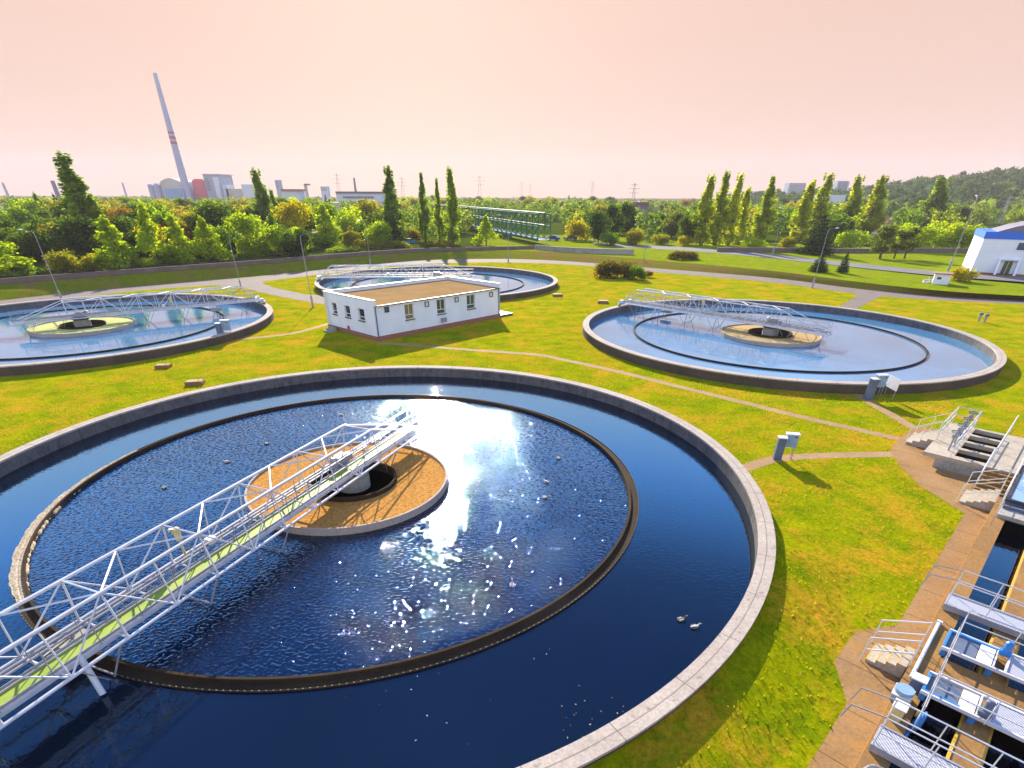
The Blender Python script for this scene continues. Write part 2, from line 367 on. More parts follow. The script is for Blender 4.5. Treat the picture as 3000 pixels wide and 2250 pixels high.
sun = bpy.data.lights.new('sun', 'SUN'); sun.energy = 4.6; sun.angle = R_(.5); sun.color = (1.0, .90, .72)
so = bpy.data.objects.new('sun', sun); COL.objects.link(so)
sd = Vector((math.sin(SUN_AZ)*math.cos(SUN_EL), math.cos(SUN_AZ)*math.cos(SUN_EL), math.sin(SUN_EL)))
so.rotation_euler = sd.to_track_quat('Z', 'Y').to_euler(); so.location = (0, 60, 60)
S.view_settings.view_transform = 'Standard'; S.view_settings.look = 'None'; S.view_settings.exposure = 1.65; S.view_settings.gamma = 1
S.view_settings.use_curve_mapping = False
HZ = bpy.data.materials.new('haze_air'); HZ.use_nodes = True; hn = HZ.node_tree; hn.nodes.clear()
ho = hn.nodes.new('ShaderNodeOutputMaterial'); hv_ = hn.nodes.new('ShaderNodeVolumePrincipled'); hv_.inputs['Color'].default_value = (.84, .74, .77, 1)
hv_.inputs['Density'].default_value = .00017; hv_.inputs['Anisotropy'].default_value = 0; hn.links.new(hv_.outputs[0], ho.inputs['Volume'])
tag(MB().box((0, 1400, 68), (9000, 3200, 146)).build('haze', HZ), kind='stuff')
# ------------------------------------------------------------------ ground sheet with the dike / terrace bank
ZC = 1.0                                  # level of the land beyond the bank
TC = [((-900, 1000), (-900, 930), 1.5), ((-200, 905), (-200, 853), 1.5), ((0, 881), (0, 834), 1.5), ((237, 854), (237, 815), 1.5), ((475, 831), (475, 797), 1.5), ((750, 809), (750, 776), 1.5),
      ((987, 785), (987, 756), 1.5), ((1190, 765), (1190, 741), 1.4), ((1326, 760), (1326, 737), 1.3), ((1500, 759), (1500, 734), 1.2), ((1669, 766), (1669, 742), 1.1),
      ((1907, 785), (1890, 760), 1.0), ((2250, 813), (2240, 791), 1.0), ((2508, 845), (2500, 824), .9), ((2750, 866), (2750, 851), .8), ((3000, 879), (3000, 867), .7), ((3500, 905), (3500, 893), .7)]
toe = smooth_line([at(*a) for a, b, z in TC], 6); crest = smooth_line([at(*b, z) for a, b, z in TC], 6)
vs = []; fs = []; mi = []
n = len(toe)
for i in range(n):
    t, c = toe[i], crest[i]
    ux = c.x/max(c.y, 30)
    vs += [Vector((t.x*.9+(i/n-.5)*160, -70, 0)), t, t.lerp(c, .5)+Vector((0, 0, .08)), c, Vector((c.x+ux*70, c.y+70, ZC)), Vector((ux*900, 900, ZC)), Vector((ux*2900, 2900, 0))]
k = 7
for i in range(n-1):
    for j in range(k-1):
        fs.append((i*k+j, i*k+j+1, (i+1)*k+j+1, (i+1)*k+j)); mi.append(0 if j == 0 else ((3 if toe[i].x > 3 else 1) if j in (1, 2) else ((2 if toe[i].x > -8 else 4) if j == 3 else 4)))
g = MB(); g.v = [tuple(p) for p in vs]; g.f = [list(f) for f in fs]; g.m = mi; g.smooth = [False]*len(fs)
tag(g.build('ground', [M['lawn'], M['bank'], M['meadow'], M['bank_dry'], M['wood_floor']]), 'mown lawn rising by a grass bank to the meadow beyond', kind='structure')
# ------------------------------------------------------------------ paths and roads (sheets 4 mm and 8 mm above the lawn)
inner = [at(u, v, .004) for u, v in ((-900, 1025), (-200, 925), (0, 896), (237, 869), (475, 846), (750, 826), (987, 798), (1190, 776), (1326, 770), (1500, 769), (1669, 775), (1907, 796), (2250, 826), (2508, 860), (2750, 879), (3000, 891), (3500, 918))]
outer = [Vector((p.x, p.y, .004)) for p in toe]
tag(strip('perimeter_path', smooth_line(inner, 6), [p*1.0 for p in outer], M['asphalt']), 'pale worn service path round the foot of the bank', kind='structure')
tag(sheet('path', [at(u, v, .008) for u, v in ((700, 818), (800, 806), (772, 824), (770, 830), (800, 842), (892, 862), (950, 866), (950, 892), (869, 878), (750, 854), (700, 838), (640, 838))], .008, M['asphalt']), 'path turning off towards the white pump house', kind='structure')
tag(sheet('path', [at(u, v, .008) for u, v in ((2440, 842), (2600, 858), (2585, 868), (2560, 878), (2502, 908), (2452, 902), (2490, 880), (2510, 866), (2505, 858), (2480, 851))], .008, M['asphalt']), 'short path from the service path to the right tank', kind='structure')
FOOT = []
for pts, w, lab in ((((1107, 1004), (1200, 1010), (1311, 1020), (1450, 1030), (1580, 1040), (1650, 1054), (1808, 1088), (1966, 1127), (2109, 1162), (2350, 1222), (2500, 1256), (2650, 1290)), .75, 'narrow slab footpath between the near and right tanks'),
                    (((2150, 1383), (2210, 1362), (2280, 1344), (2430, 1334), (2640, 1331)), .8, 'slab footpath from the near tank past the grey cabinet'),
                    (((2492, 1143), (2560, 1186), (2640, 1232), (2705, 1272)), .75, 'slab footpath from the right tank to the paving'),
                    (((640, 1002), (720, 992), (850, 978), (930, 958), (962, 948)), .7, 'narrow footpath from the left tank to the pump house')):
    FOOT.append((smooth_line([at(u, v) for u, v in pts], 5), w))
    tag(ribbon('footpath', smooth_line([at(u, v) for u, v in pts], 5), w, .006, M['conc_path']), lab, kind='structure')
E1 = Vector((math.sqrt(.5), math.sqrt(.5), 0)); E2 = Vector((math.sqrt(.5), -math.sqrt(.5), 0))
def st(s, t, z=0): p = E1*t+E2*s; p.z = z; return p
pav = [at(u, v) for u, v in ((2606, 1322), (2628, 1293), (2640, 1280), (2672, 1257), (2700, 1250))]+[st(-2.2, 44), st(.6, 44), st(.6, 4)]+[at(u, v) for u, v in ((2330, 2300), (2400, 2193), (2481, 2060), (2443, 1937), (2508, 1850), (2630, 1831), (2826, 1505), (2690, 1420), (2640, 1368))]
tag(sheet('paving', pav, .010, M['paving']), 'stained concrete paving beside the channels', kind='structure')
ru = [at(u, v, 1.03) for u, v in ((1560, 696), (1632, 704), (1856, 717), (2042, 727), (2250, 744), (2487, 769), (2758, 796), (3000, 812), (3500, 850))]
rl = [at(u, v, 1.03) for u, v in ((1560, 704), (1632, 712), (1856, 725), (2042, 737), (2250, 755), (2487, 781), (2758, 808), (3000, 826), (3500, 866))]
#@@ROAD
tag(strip('road', smooth_line(ru, 5), smooth_line(rl, 5), M['road']), 'grey road from the green bridge to the blue and white building', kind='structure')
fr = [at_dist(u, v, 360) for u, v in ((1860, 618), (1950, 618))]
# grass banked up against the near tank on its lower right side
def bank_h(x, y):
    r = math.hypot(x+7.87, y-26); a = math.degrees(math.atan2(y-26, x+7.87))
    if not 20.0 < r < 23: return 0.0
    w = max(0.0, min(1.0, (a+118)/22, (-9-a)/14)); w = w*w*(3-2*w)
    return .5*w*max(0.0, 1-(r-20.1)/2.7)**1.3
vs = []; fs = []; nr, na = 8, 120
for i in range(na+1):
    a = R_(-118+109*i/na)
    for j in range(nr+1):
        r = 20.08+2.75*j/nr; x = -7.87+r*math.cos(a); y = 26+r*math.sin(a); vs.append((x, y, bank_h(x, y)+(.003 if j < nr else -.02)))
for i in range(na):
    for j in range(nr): b = i*(nr+1)+j; fs.append((b, b+1, b+nr+2, b+nr+1))
tag(MB().add(vs, fs, 0, True).build('grass_bank', M['lawn'], fix=True), 'lawn banked against the lower right wall of the near tank', kind='structure')
# ------------------------------------------------------------------ walls and fences on the dike
def long_wall(name, pts, h, th, mat, label, posts=True, cat='wall', coping=None):
    root = empty(name, pts[0], 0, label, cat)
    o = pts[0]; m = MB(); mp = MB(); cp = MB()
    for a, b in zip(pts, pts[1:]):
        d = (b-a); d.z = 0; L = d.length; rz = math.atan2(d.y, d.x)
        c = (a+b)/2-o; c.z = (a.z+b.z)/2-o.z+h/2-.1
        m.box(c, (L+.02, th, h+.2), rz)
        if coping: cp.box((c.x, c.y, c.z+h/2+.15), (L+.04, th+.12, .1), rz)
    m.build('wall_panel', mat, root)
    if coping: cp.build('coping', coping, root)
    if posts:
        for a, b in zip(pts, pts[1:]):
            L = (b-a).length; k = max(1, int(L/2.6))
            for i in range(k):
                p = a.lerp(b, i/k)-o; q = a.lerp(b, (i+1)/k)-o
                mp.tube((p.x, p.y, p.z+h), (p.x, p.y, p.z+h+.75), .03, n=4)
                mp.tube((p.x, p.y, p.z+h+.7), (q.x, q.y, q.z+h+.7), .014, n=4); mp.tube((p.x, p.y, p.z+h+.35), (q.x, q.y, q.z+h+.35), .012, n=4)
        mp.build('wire_fence', M['dark_metal'], root)
    return root
lw = smooth_line([at(u, v, 1.5) for u, v in ((-500, 880), (0, 833), (237, 814), (475, 796), (750, 775), (987, 755))]+[at(u, v, z) for u, v, z in ((1190, 740, 1.4), (1326, 735, 1.3), (1500, 731, 1.2), (1572, 729, 1.15))], 5)
long_wall('flood_wall', lw, .72, .35, M['flood_wall'], 'long brown flood wall along the crest of the grass bank')
rw = [at(u, v, 1.1) for u, v in ((1568, 731), (1630, 737), (1700, 741), (1780, 744), (1856, 745))]
long_wall('retaining_wall', rw, .95, .4, M['conc'], 'low pale concrete wall below the road near the green bridge', False, coping=M['conc_ring'])
bw = [at(u, v, 1.0) for u, v in ((2100, 738), (2250, 739), (2500, 741), (2700, 740), (2900, 740))]
long_wall('boundary_wall', bw, .9, .3, M['flood_wall'], 'dark boundary wall behind the lawn left of the blue and white building', False, coping=M['conc_ring'])
# ------------------------------------------------------------------ settling tanks
RT, RI, ZR, ZW = 20.1, 19.5, .80, .06
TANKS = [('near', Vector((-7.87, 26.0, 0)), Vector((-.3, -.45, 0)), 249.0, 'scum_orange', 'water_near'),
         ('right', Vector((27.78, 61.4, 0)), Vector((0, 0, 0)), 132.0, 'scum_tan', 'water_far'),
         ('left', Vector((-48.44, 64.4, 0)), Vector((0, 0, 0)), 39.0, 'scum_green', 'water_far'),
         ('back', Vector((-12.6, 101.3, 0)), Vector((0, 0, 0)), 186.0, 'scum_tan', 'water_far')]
TL = {'near': 'large round settling tank in the foreground with an orange scum disc', 'right': 'round settling tank at the right with a tan scum disc',
      'left': 'round settling tank cut by the left edge with a yellow-green scum disc', 'back': 'farthest round settling tank, partly behind the white pump house'}
def tank(key, c, off, ang, scum, wm):
    near = key == 'near'; well = Vector((-.6, -.62, 0)) if near else off; hub = Vector((-.36, -.78, 0)) if near else off; off = Vector((-.26, -.14, 0)) if near else off
    root = empty('settling_tank', c, 0, TL[key], 'settling tank', 'round settling tanks')
    MB().lathe([(RI, ZW-.06), (RI, ZR-.1)], 160).lathe([(RT, -.1), (RT, ZR-.1)], 160, mi=1).build('wall', [M['conc_wall'], M['conc_moss']], root)
    MB().lathe([(RI-.03, ZR-.1), (RI-.03, ZR), (RT+.04, ZR), (RT+.04, ZR-.1)], 160, close=True, sm=True).build('rim', M['rim'], root)
    tr = MB()
    for r0, r1, zt in (((14.10, 14.20, .24), (14.55, 14.58, .13)) if near else ((14.34, 14.44, .20), (14.54, 14.57, .08))):
        tr.lathe([(r0, ZW-.06), (r0, zt), (r1, zt), (r1, ZW-.06)], 160, c=(off.x, off.y, 0))
    if near: tr.lathe([(14.20, ZW+.03), (14.55, ZW+.03)], 160, c=(off.x, off.y, 0))
    if key == 'near':                     # saw-tooth weir on the outer lip
        for i in range(420):
            a = 2*math.pi*i/420; tr.box((off.x+14.565*math.cos(a), off.y+14.565*math.sin(a), .135), (.02, .045, .03), a, 1)
    tr.build('overflow_trough', [M['trough'], M['conc']], root)
    if key in ('near', 'right'):
        fo = MB(); n = 420
        a0, a1 = (R_(165), R_(226)) if key == 'near' else (R_(-22), R_(25))
        vs = []; fs = []
        for i in range(n+1):
            t = i/n; a = a0+(a1-a0)*t; w = min(1, 1.8*t, 6*(1-t)+.3)
            ja, jb = (.5+.5*math.sin(37*t+1.2*math.sin(91*t))), (.5+.5*math.sin(53*t+2+1.1*math.sin(140*t)))
            for j in range(13):
                q = (j/12-.5)*2; wd = .12+.15*w+(.07*ja if q > 0 else .07*jb)
                r = 14.36+q*wd
                top = .10+.03*abs(math.sin(5*q))*(1-abs(q))+.014*random.random()
                vs.append((off.x+r*math.cos(a), off.y+r*math.sin(a), ZW+top if abs(q) < .99 else ZW-.02))
        for i in range(n):
            for j in range(12): fs.append((i*13+j, (i+1)*13+j, (i+1)*13+j+1, i*13+j+1))
        if key == 'near': fo.add(vs, fs, 0, False).build('foam_crust', M['foam'], root)
    MB().lathe([(4.96, ZW-.06), (4.96, .42), (5.06, .42), (5.06, ZW-.06)], 96, c=(well.x, well.y, 0)).build('feed_well', M['conc_ring'], root)
    sc = MB(); n = 96; q = [[(cx.x+r*math.cos(6.28319*i/n), cx.y+r*math.sin(6.28319*i/n), .31) for i in range(n)] for cx, r in ((hub, 2.2), ((hub+well)/2, 3.5), (well, 4.97))]; sc.add(q[0]+q[1]+q[2], [(k*n+i, k*n+(i+1) % n, (k+1)*n+(i+1) % n, (k+1)*n+i) for k in range(2) for i in range(n)]); sc.build('scum_layer', M[scum], root)
    MB().lathe([(2.08, ZW-.06), (2.08, .52), (2.22, .52), (2.22, ZW-.06)], 64, c=(hub.x, hub.y, 0)).build('inner_ring', M['trough'], root)
    co = MB(); co.lathe([(.82, ZW-.06), (.82, .72), (.72, .74), (.72, 1.0), (0, 1.0)], 32, c=(hub.x, hub.y, 0)); co.build('centre_column', M['conc'], root)
    wt = MB(); wt.lathe([(0, ZW), (2.08, ZW)], 64, c=(hub.x, hub.y, 0)); wt.build('centre_water', M['water_black'], root)
    # the water of the tank
    w = MB(); w.lathe([(0, 0), (4, 0), (9, 0), (14.12, 0), (14.57, 0)], 128, c=(off.x, off.y, 0), sm=False)
    # annulus from the trough to the wall
    n = 128; vs = []; fs = []
    for i in range(n):
        a = 2*math.pi*i/n; vs += [(off.x+14.57*math.cos(a), off.y+14.57*math.sin(a), 0), (RI*math.cos(a), RI*math.sin(a), 0)]
    for i in range(n): j = (i+1) % n; fs.append((2*i, 2*j, 2*j+1, 2*i+1))
    w.add(vs, fs, 1)
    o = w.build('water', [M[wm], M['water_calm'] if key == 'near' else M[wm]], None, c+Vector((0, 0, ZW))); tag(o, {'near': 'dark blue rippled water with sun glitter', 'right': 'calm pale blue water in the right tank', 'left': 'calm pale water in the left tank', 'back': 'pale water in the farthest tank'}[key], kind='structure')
    return root
for a in TANKS: tank(*a)
# ------------------------------------------------------------------ rotating scraper bridge (runs along +X from the pivot)
BB, BT, HW, HWB = 1.22, 2.90, .84, 1.12              # bottom and top of the truss, half width
X0, X1, T0, T1, PN = -6.2, 19.9, -1.0, 17.6, 1.78
def make_bridge():
    root = empty('scraper_bridge', (0, 0, 0))
    st_ = M['white_paint']
    for sgn in (-1, 1):
        m = MB(); y = sgn*HW; yb = sgn*HWB
        m.tube((X0, yb, BB), (X1-.2, yb, BB), .055, n=8); m.tube((T0, y, BT), (T1, y, BT), .06, n=8)
        m.tube((T0, y, BT), (X0+.3, yb, BB), .045); m.tube((T1, y, BT), (X1-.5, yb, BB), .045)
        xs = [T0+PN*i for i in range(int((T1-T0)/PN)+1)]
        for i, x in enumerate(xs):
            m.tube((x, y, BT), (x, yb, BB), .026 if i % 2 else .034)
            if i < len(xs)-1:
                if i % 2 == 0: m.tube((x, y, BT), (x+PN, yb, BB), .03)
                else: m.tube((x, yb, BB), (x+PN, y, BT), .03)
        m.build('side_truss', st_, root)
    m = MB(); xs = [T0+PN*i for i in range(int((T1-T0)/PN)+1)]
    for i, x in enumerate(xs):
        m.tube((x, -HW, BT), (x, HW, BT), .03) if i % 2 == 0 else None
        if i < len(xs)-1:
            a = HW if i % 2 == 0 else -HW; m.tube((x, a, BT), (x+PN, -a, BT), .032)
    m.build('top_bracing', st_, root)
    m = MB(); m.box(((X0+X1)/2, .30, BB+.05), (X1-X0-.4, .62, .05))
    for x in xs+[X0+.2, X0+2.2]: m.tube((x, -HWB, BB), (x, HWB, BB), .04, mi=1)
    for y in (-.04, .64): m.bar((X0, y, BB), (X1-.2, y, BB), .06, .2, mi=1)
    m.build('walkway', [M['deck_green'], st_], root)
    m = MB()
    for y in (-.06, .66): m.bar((X0+.2, y, BB+.16), (X1-.3, y, BB+.16), .02, .1)
    m.build('toe_board', M['galv'], root)
    for y in (-.08, .68):
        m = MB(); k = 18; xs = [X0+.3+(X1-X0-.8)*i/k for i in range(k+1)]
        for x in xs: m.tube((x, y, BB+.05), (x, y, BB+1.05), .018, n=5)
        for z in (BB+1.05, BB+.58): m.tube((xs[0], y, z), (xs[-1], y, z), .02, n=5)
        m.build('handrail', M['galv'], root)
    m = MB()
    for y in (-.34, -.52): m.tube((X0+1, y, BB+.25), (X1-1.2, y, BB+.25), .045)
    for i in range(9): m.bar((X0+2+2.6*i, -.62, BB+.16), (X0+2+2.6*i, -.2, BB+.16), .05, .05)
    m.build('pipe_run', M['galv'], root)
    # scraper legs hanging into the water
    for x in (-5.3, -2.6, 5.9, 9.7, 13.5, 17.0):
        m = MB()
        for y in (-1, 1):
            m.tube((x, y*HWB, BB), (x+.5, y*HW*.85, -.1), .035); m.tube((x+1.3, y*HWB, BB), (x+.5, y*HW*.85, -.1), .022)
        m.tube((x+.45, -HW*.9, .16), (x+.45, HW*.9, .16), .03)
        m.build('scraper_leg', M['galv'], root)
    # centre drive on the column
    MB().lathe([(0, 1.0), (.9, 1.0), (.9, 1.12), (.5, 1.2), (0, 1.2)], 28, sm=False).build('slewing_ring', M['dark_metal'], root)
    m = MB(); m.box((.15, -.45, BB+.35), (.8, .45, .45)); m.lathe([(0, 0), (.2, 0), (.2, .42), (.12, .5), (0, .5)], 14, c=(.7, -.42, BB+.15)); m.box((-.4, -.48, BB+.28), (.5, .35, .3))
    m.build('drive_motor', M['galv'], root)
    # carriage on the rim
    m = MB(); m.box((X1-.1, 0, 1.06), (.34, 2.5, .22)); m.box((X1-.3, .9, 1.32), (.5, .5, .36)); m.box((X1-.25, -.85, 1.28), (.42, .4, .3)); m.tube((X1-.7, .3, 1.3), (X1-.2, 1.0, 1.3), .12, n=10)
    m.build('carriage', M['white_paint'], root)
    for y in (-1.05, 1.05):
        MB().tube((X1-.1, y-.06, .98), (X1-.1, y+.06, .98), .19, n=16).build('wheel', M['tyre'], root)
    # scum outlet: chute and hopper above the trough
    m = MB(); m.box((13.7, -.95, .72), (.9, .6, .34)); m.box((14.3, -1.0, .66), (.5, .5, .2)); m.bar((13.2, -1.2, .9), (14.6, -.95, .9), .07, .07); m.build('scum_hopper', M['conc'], root)
    MB().tube((14.6, 1.15, .1), (14.4, .6, 1.35), .09, n=10).build('outlet_pipe', M['white_paint'], root)
    m = MB(); m.tube((9.2, -1.0, .9), (9.2, -1.0, 2.0), .045); m.tube((9.2, -1.0, 1.95), (9.2, -1.0, 2.25), .11, n=10); m.box((9.2, -1.0, 2.35), (.24, .18, .2)); m.tube((9.2, -1.0, 2.4), (9.45, -1.0, 2.5), .06)
    m.build('valve_actuator', M['valve'], root)
    m = MB()
    m.box((8.4, -.45, BB+.38), (.34, .3, .2))
    m.build('junction_box', M['white_paint'], root)
    return root
proto = None
BL = {'near': 'white lattice scraper bridge with a bright green walkway across the near tank', 'right': 'lattice scraper bridge over the right tank, its overhanging end hanging legs in the water',
      'left': 'lattice scraper bridge over the left tank reaching to its right rim', 'back': 'lattice scraper bridge of the farthest tank behind the pump house'}
for key, c, off, ang, sc, wm in TANKS:
    b = make_bridge() if proto is None else copy_tree(proto)
    proto = proto or b
    b.location = c+(Vector((-.36, -.78, 0)) if key == 'near' else off)
    if key == 'near':
        for ch in b.children:
            if ch.name.startswith(('carriage', 'wheel')): ch.location.x -= .8
    else:
        for ch in b.children:
            if ch.name.startswith(('carriage', 'wheel')): ch.location.x = 0
    b.rotation_euler = (0, 0, R_(ang)); tag(b, BL[key], 'scraper bridge', 'rotating scraper bridges')
# ------------------------------------------------------------------ pump house
def pump_house():
    F = at(1107, 1000); Rr = at(1465, 930); L = at(960, 962)
    ex = (Rr-F).normalized(); ey = Vector((-ex.y, ex.x, 0)); LX = (Rr-F).length; LY = (L-F).dot(ey)
    root = empty('pump_house', F, math.atan2(ex.y, ex.x), 'white flat-roofed pump house with a brick plinth between the tanks', 'building')
    H = 3.35; HP = 3.82; th = .3
    def loc(u, v, side):                  # pixel on the front ('x') or left ('y') wall -> local coordinate along it and height
        q = at_wall(u, v, F, Rr if side == 'x' else L)-F
        return (q.dot(ex) if side == 'x' else q.dot(ey)), q.z
    s = 850/2212
    wins = []
    for a, b, c, d in ((870, 372, 950, 495), (1116, 335, 1188, 450), (1345, 300, 1412, 412)):
        x0, z1 = loc(850+a*s, 750+b*s, 'x'); x1, _ = loc(850+b*0+c*s, 750+d*s, 'x'); _, z0 = loc(850+(a+4)*s, 750+(d-4)*s, 'x')
        wins.append((x0, x1, z0, z1))
    z0 = sum(w[2] for w in wins)/3; z1 = sum(w[3] for w in wins)/3
    lw_ = []
    for a, b, c, d in ((303, 352, 355, 450), (403, 374, 460, 475), (510, 398, 572, 500)):
        y1, zt = loc(850+a*s, 750+b*s, 'y'); y0, zb = loc(850+c*s, 750+d*s, 'y'); lw_.append((y0, y1, zb, zt))
    lz0 = sum(w[2] for w in lw_)/3; lz1 = sum(w[3] for w in lw_)/3
    w = MB()
    # front wall with openings (pieces butted round each window)
    def wall_run(along, length, holes, zb, zt, top):
        xs = sorted(holes); cur = 0
        def blk(a, b, c, d):
            if b-a < .01 or d-c < .01: return
            if along == 'x': w.box(((a+b)/2, th/2, (c+d)/2), (b-a, th, d-c))
            else: w.box((th/2, (a+b)/2, (c+d)/2), (th, b-a, d-c))
        for a, b in xs:
            blk(cur, a, .45, top); blk(a, b, .45, zb); blk(a, b, zt, top); cur = b
        blk(cur, length, .45, top)
    wall_run('x', LX, [(a, b) for a, b, _, _ in wins], z0, z1, H)
    w2 = w; wy = MB()
    w = wy
    def run_y():
        cur = th
        for a, b in sorted((a, b) for a, b, _, _ in lw_):
            for p, q, c, d in ((cur, a, .45, HP), (a, b, .45, lz0), (a, b, lz1, HP)):
                w2.box((th/2, (p+q)/2, (c+d)/2), (th, q-p, d-c))
            cur = b
        w2.box((th/2, (cur+LY)/2, (.45+HP)/2), (th, LY-cur, HP-.45))
    run_y()
    w2.box((LX-th/2, th+(LY-2*th)/2, (.45+HP)/2), (th, LY-2*th, HP-.45)); w2.box(((th+LX)/2, LY-th/2, (.45+HP)/2), (LX-th, th, HP-.45))
    w2.box((th/2, th/2, (H+HP)/2), (th, th, HP-H)); w2.box((LX-th/2, th/2, (H+HP)/2), (th, th, HP-H))
    w2.build('wall', M['plaster'], root)
    p = MB(); p.box((LX/2, LY/2, .225), (LX+.08, LY+.08, .45)); p.build('plinth', M['brick'], root)
    r = MB(); r.add([(th, -.12, H+.04), (LX-th, -.12, H+.04), (LX-th, LY-th, H+.16), (th, LY-th, H+.16), (th, -.12, H-.1), (LX-th, -.12, H-.1), (LX-th, LY-th, H-.1), (th, LY-th, H-.1)],
                    [(0, 1, 2, 3), (7, 6, 5, 4), (0, 4, 5, 1), (1, 5, 6, 2), (2, 6, 7, 3), (3, 7, 4, 0)]); r.build('roof', M['roof_felt'], root)
    g = MB(); g.bar((th, -.17, H-.01), (LX-.05, -.17, H-.01), .1, .1); g.build('gutter', M['pipe_blue'], root)
    c = MB(); c.box((th/2-.02, LY/2, HP+.03), (th+.1, LY+.1, .06)); c.box((LX-th/2+.02, LY/2, HP+.03), (th+.1, LY+.1, .06)); c.box((LX/2, LY-th/2, HP+.03), (LX-2*th-.12, th+.08, .06)); c.build('parapet_cap', M['galv'], root)
    for (a, b, _, _), gm in zip(wins, ('glass_amber', 'glass_green', 'glass_green')):
        f = MB(); y = .14
        W_, Hh = b-a, z1-z0; fr_ = .06
        for q in ((a+fr_/2, (z0+z1)/2, fr_, Hh), (b-fr_/2, (z0+z1)/2, fr_, Hh), ((a+b)/2, (z0+z1)/2+.15*Hh, .06, .7*Hh-fr_)): f.box((q[0], y, q[1]), (q[2], .07, q[3]))
        for q in ((z0+fr_/2), (z1-fr_/2), (z0+.3*Hh)): f.box(((a+b)/2, y+.002, q), (W_-2*fr_, .066, fr_))
        fo = f.build('window', M['frame'], root)
        MB().box(((a+b)/2, y+.05, (z0+z1)/2), (W_-.02, .02, Hh-.02)).build('pane', M[gm], fo)
        MB().box(((a+b)/2, -.03, z0-.025), (W_+.1, .2, .05)).build('sill', M['dark_metal'], fo)
    for (a, b, _, _) in lw_:
        f = MB(); x = .14; W_, Hh = b-a, lz1-lz0
        for q in ((a+.03, .06), (b-.03, .06)): f.box((x, q[0], (lz0+lz1)/2), (.07, q[1], Hh))
        for q in (lz0+.03, lz1-.03, lz0+.32*Hh): f.box((x+.002, (a+b)/2, q), (.066, W_-.12, .06))
        fo = f.build('window', M['frame'], root)
        MB().box((x+.05, (a+b)/2, (lz0+lz1)/2), (.02, W_-.02, Hh-.02)).build('pane', M['glass'], fo)
        MB().box((-.03, (a+b)/2, lz0-.025), (.2, W_+.1, .05)).build('sill', M['dark_metal'], fo)
    for a, b, dark in ((735, 408, 1), (1040, 367, 0), (1267, 332, 0), (1530, 292, 0)):
        x, z = loc(850+a*s, 750+b*s, 'x'); f = MB()
        for q in ((x-.24, z, .05, .5), (x+.24, z, .05, .5)): f.box((q[0], -.05, q[1]), (q[2], .10, q[3]))
        for q in (z-.24, z+.24): f.box((x, -.05, q), (.43, .098, .05))
        vo = f.build('wall_vent', M['dark_metal'], root)
        MB().box((x, -.02, z), (.42, .03, .42)).build('louvre', M['glass_blue'] if dark else M['cream'], vo)
    x, z = loc(850+1165*s, 750+485*s, 'x'); f = MB(); f.box((x, -.18, z), (.62, .32, .42)); f.tube((x-.05, -.35, z), (x-.05, -.3, z), .15, n=14); f.build('air_conditioner', M['galv'], root)
    for x in (.12, LX-.25): MB().tube((x, -.1, .3), (x, -.1, H-.02), .06, n=8).build('downpipe', M['pipe_blue'], root)
    y, z = loc(850+442*s, 750+547*s, 'y'); MB().tube((-.08, y, z), (.0, y, z), .22, n=18).build('hose_reel', M['red'], root)
    f = MB()
    for i in range(14): f.tube((-.22, LY-.9, .5+.24*i), (-.22, LY-.5, .5+.24*i), .014, n=5)
    for y in (LY-.9, LY-.5): f.tube((-.22, y, .4), (-.22, y, HP+.5), .018, n=5)
    f.build('roof_ladder', M['galv'], root)
    for k in range(3): MB().box((-.5-.32*k, LY-1.6, .2-.07*k), (.32, 1.2, .4-.14*k)).build('step', M['conc'], root)
    # shed roof / container behind the right end
    tr = empty('cellar_hatch', F+ex*(LX+1.3)+ey*1.3, math.atan2(ex.y, ex.x), 'low flat teal cover beside the right end of the pump house', 'hatch')
    MB().box((0, 0, .08), (2.2, 2.4, .16)).build('kerb', M['conc_moss'], tr); MB().box((0, 0, .19), (2.3, 2.5, .06)).build('lid', M['teal'], tr)
pump_house()
# ------------------------------------------------------------------ street lamps
def make_lamp():
    root = empty('street_lamp')
    MB().tube((0, 0, 0), (0, 0, 1.25), .15, .13, 12).tube((0, 0, 1.25), (0, 0, 1.4), .13, .08, 12).build('lamp_base', M['galv'], root)
    MB().tube((0, 0, 1.4), (0, 0, 8.0), .055, .034, 10).build('pole', M['galv'], root)
    MB().path([(0, 0, 8.0), (.25, 0, 8.22), (.9, 0, 8.34), (1.5, 0, 8.42)], .022, 8).build('arm', M['galv'], root)
    m = MB(); m.box((1.85, 0, 8.44), (.62, .2, .08), 0, 0, Matrix.Rotation(R_(-7), 3, 'Y')); m.build('lamp_head', M['white_paint'], root)
    return root
LAMPS = [((183, 882), (85, 680), 170, 0, 'street lamp beside the left tank, leftmost lamp, arm to the left'),
         ((707, 845), (676, 690), 15, 0, 'street lamp by the path junction behind the left tank'),
         ((917, 900), (890, 688), 20, 0, 'street lamp just left of the white pump house'),
         ((1086, 779), (1075, 651), 150, .0, 'street lamp behind the farthest tank, left of its middle'),
         ((1489, 768), (1492, 634), 170, .0, 'street lamp on the path edge behind the right end of the farthest tank'),
         ((1861, 715), (1868, 593), 90, 1.0, 'street lamp on the road verge nearest the green bridge'),
         ((1885, 774), (1894, 655), 30, .2, 'street lamp just behind the dark hedge'),
         ((2264, 744), (2284, 612), 90, 1.0, 'street lamp on the road verge between the poplars'),
         ((2379, 844), (2425, 674), 25, 0, 'street lamp on the path behind the right tank'),
         ((2777, 795), (2868, 580), 60, 1.0, 'tall street lamp beside the blue and white building')]
lp = None
for b, t, a, z, lab in LAMPS:
    o = make_lamp() if lp is None else copy_tree(lp); lp = lp or o
    p = at(*b, z); h = top_z(p, *t)-z; o.location = p; k = h/8.2; o.scale = (k, k, k); o.rotation_euler = (0, 0, R_(a)); tag(o, lab, 'street lamp', 'street lamps')
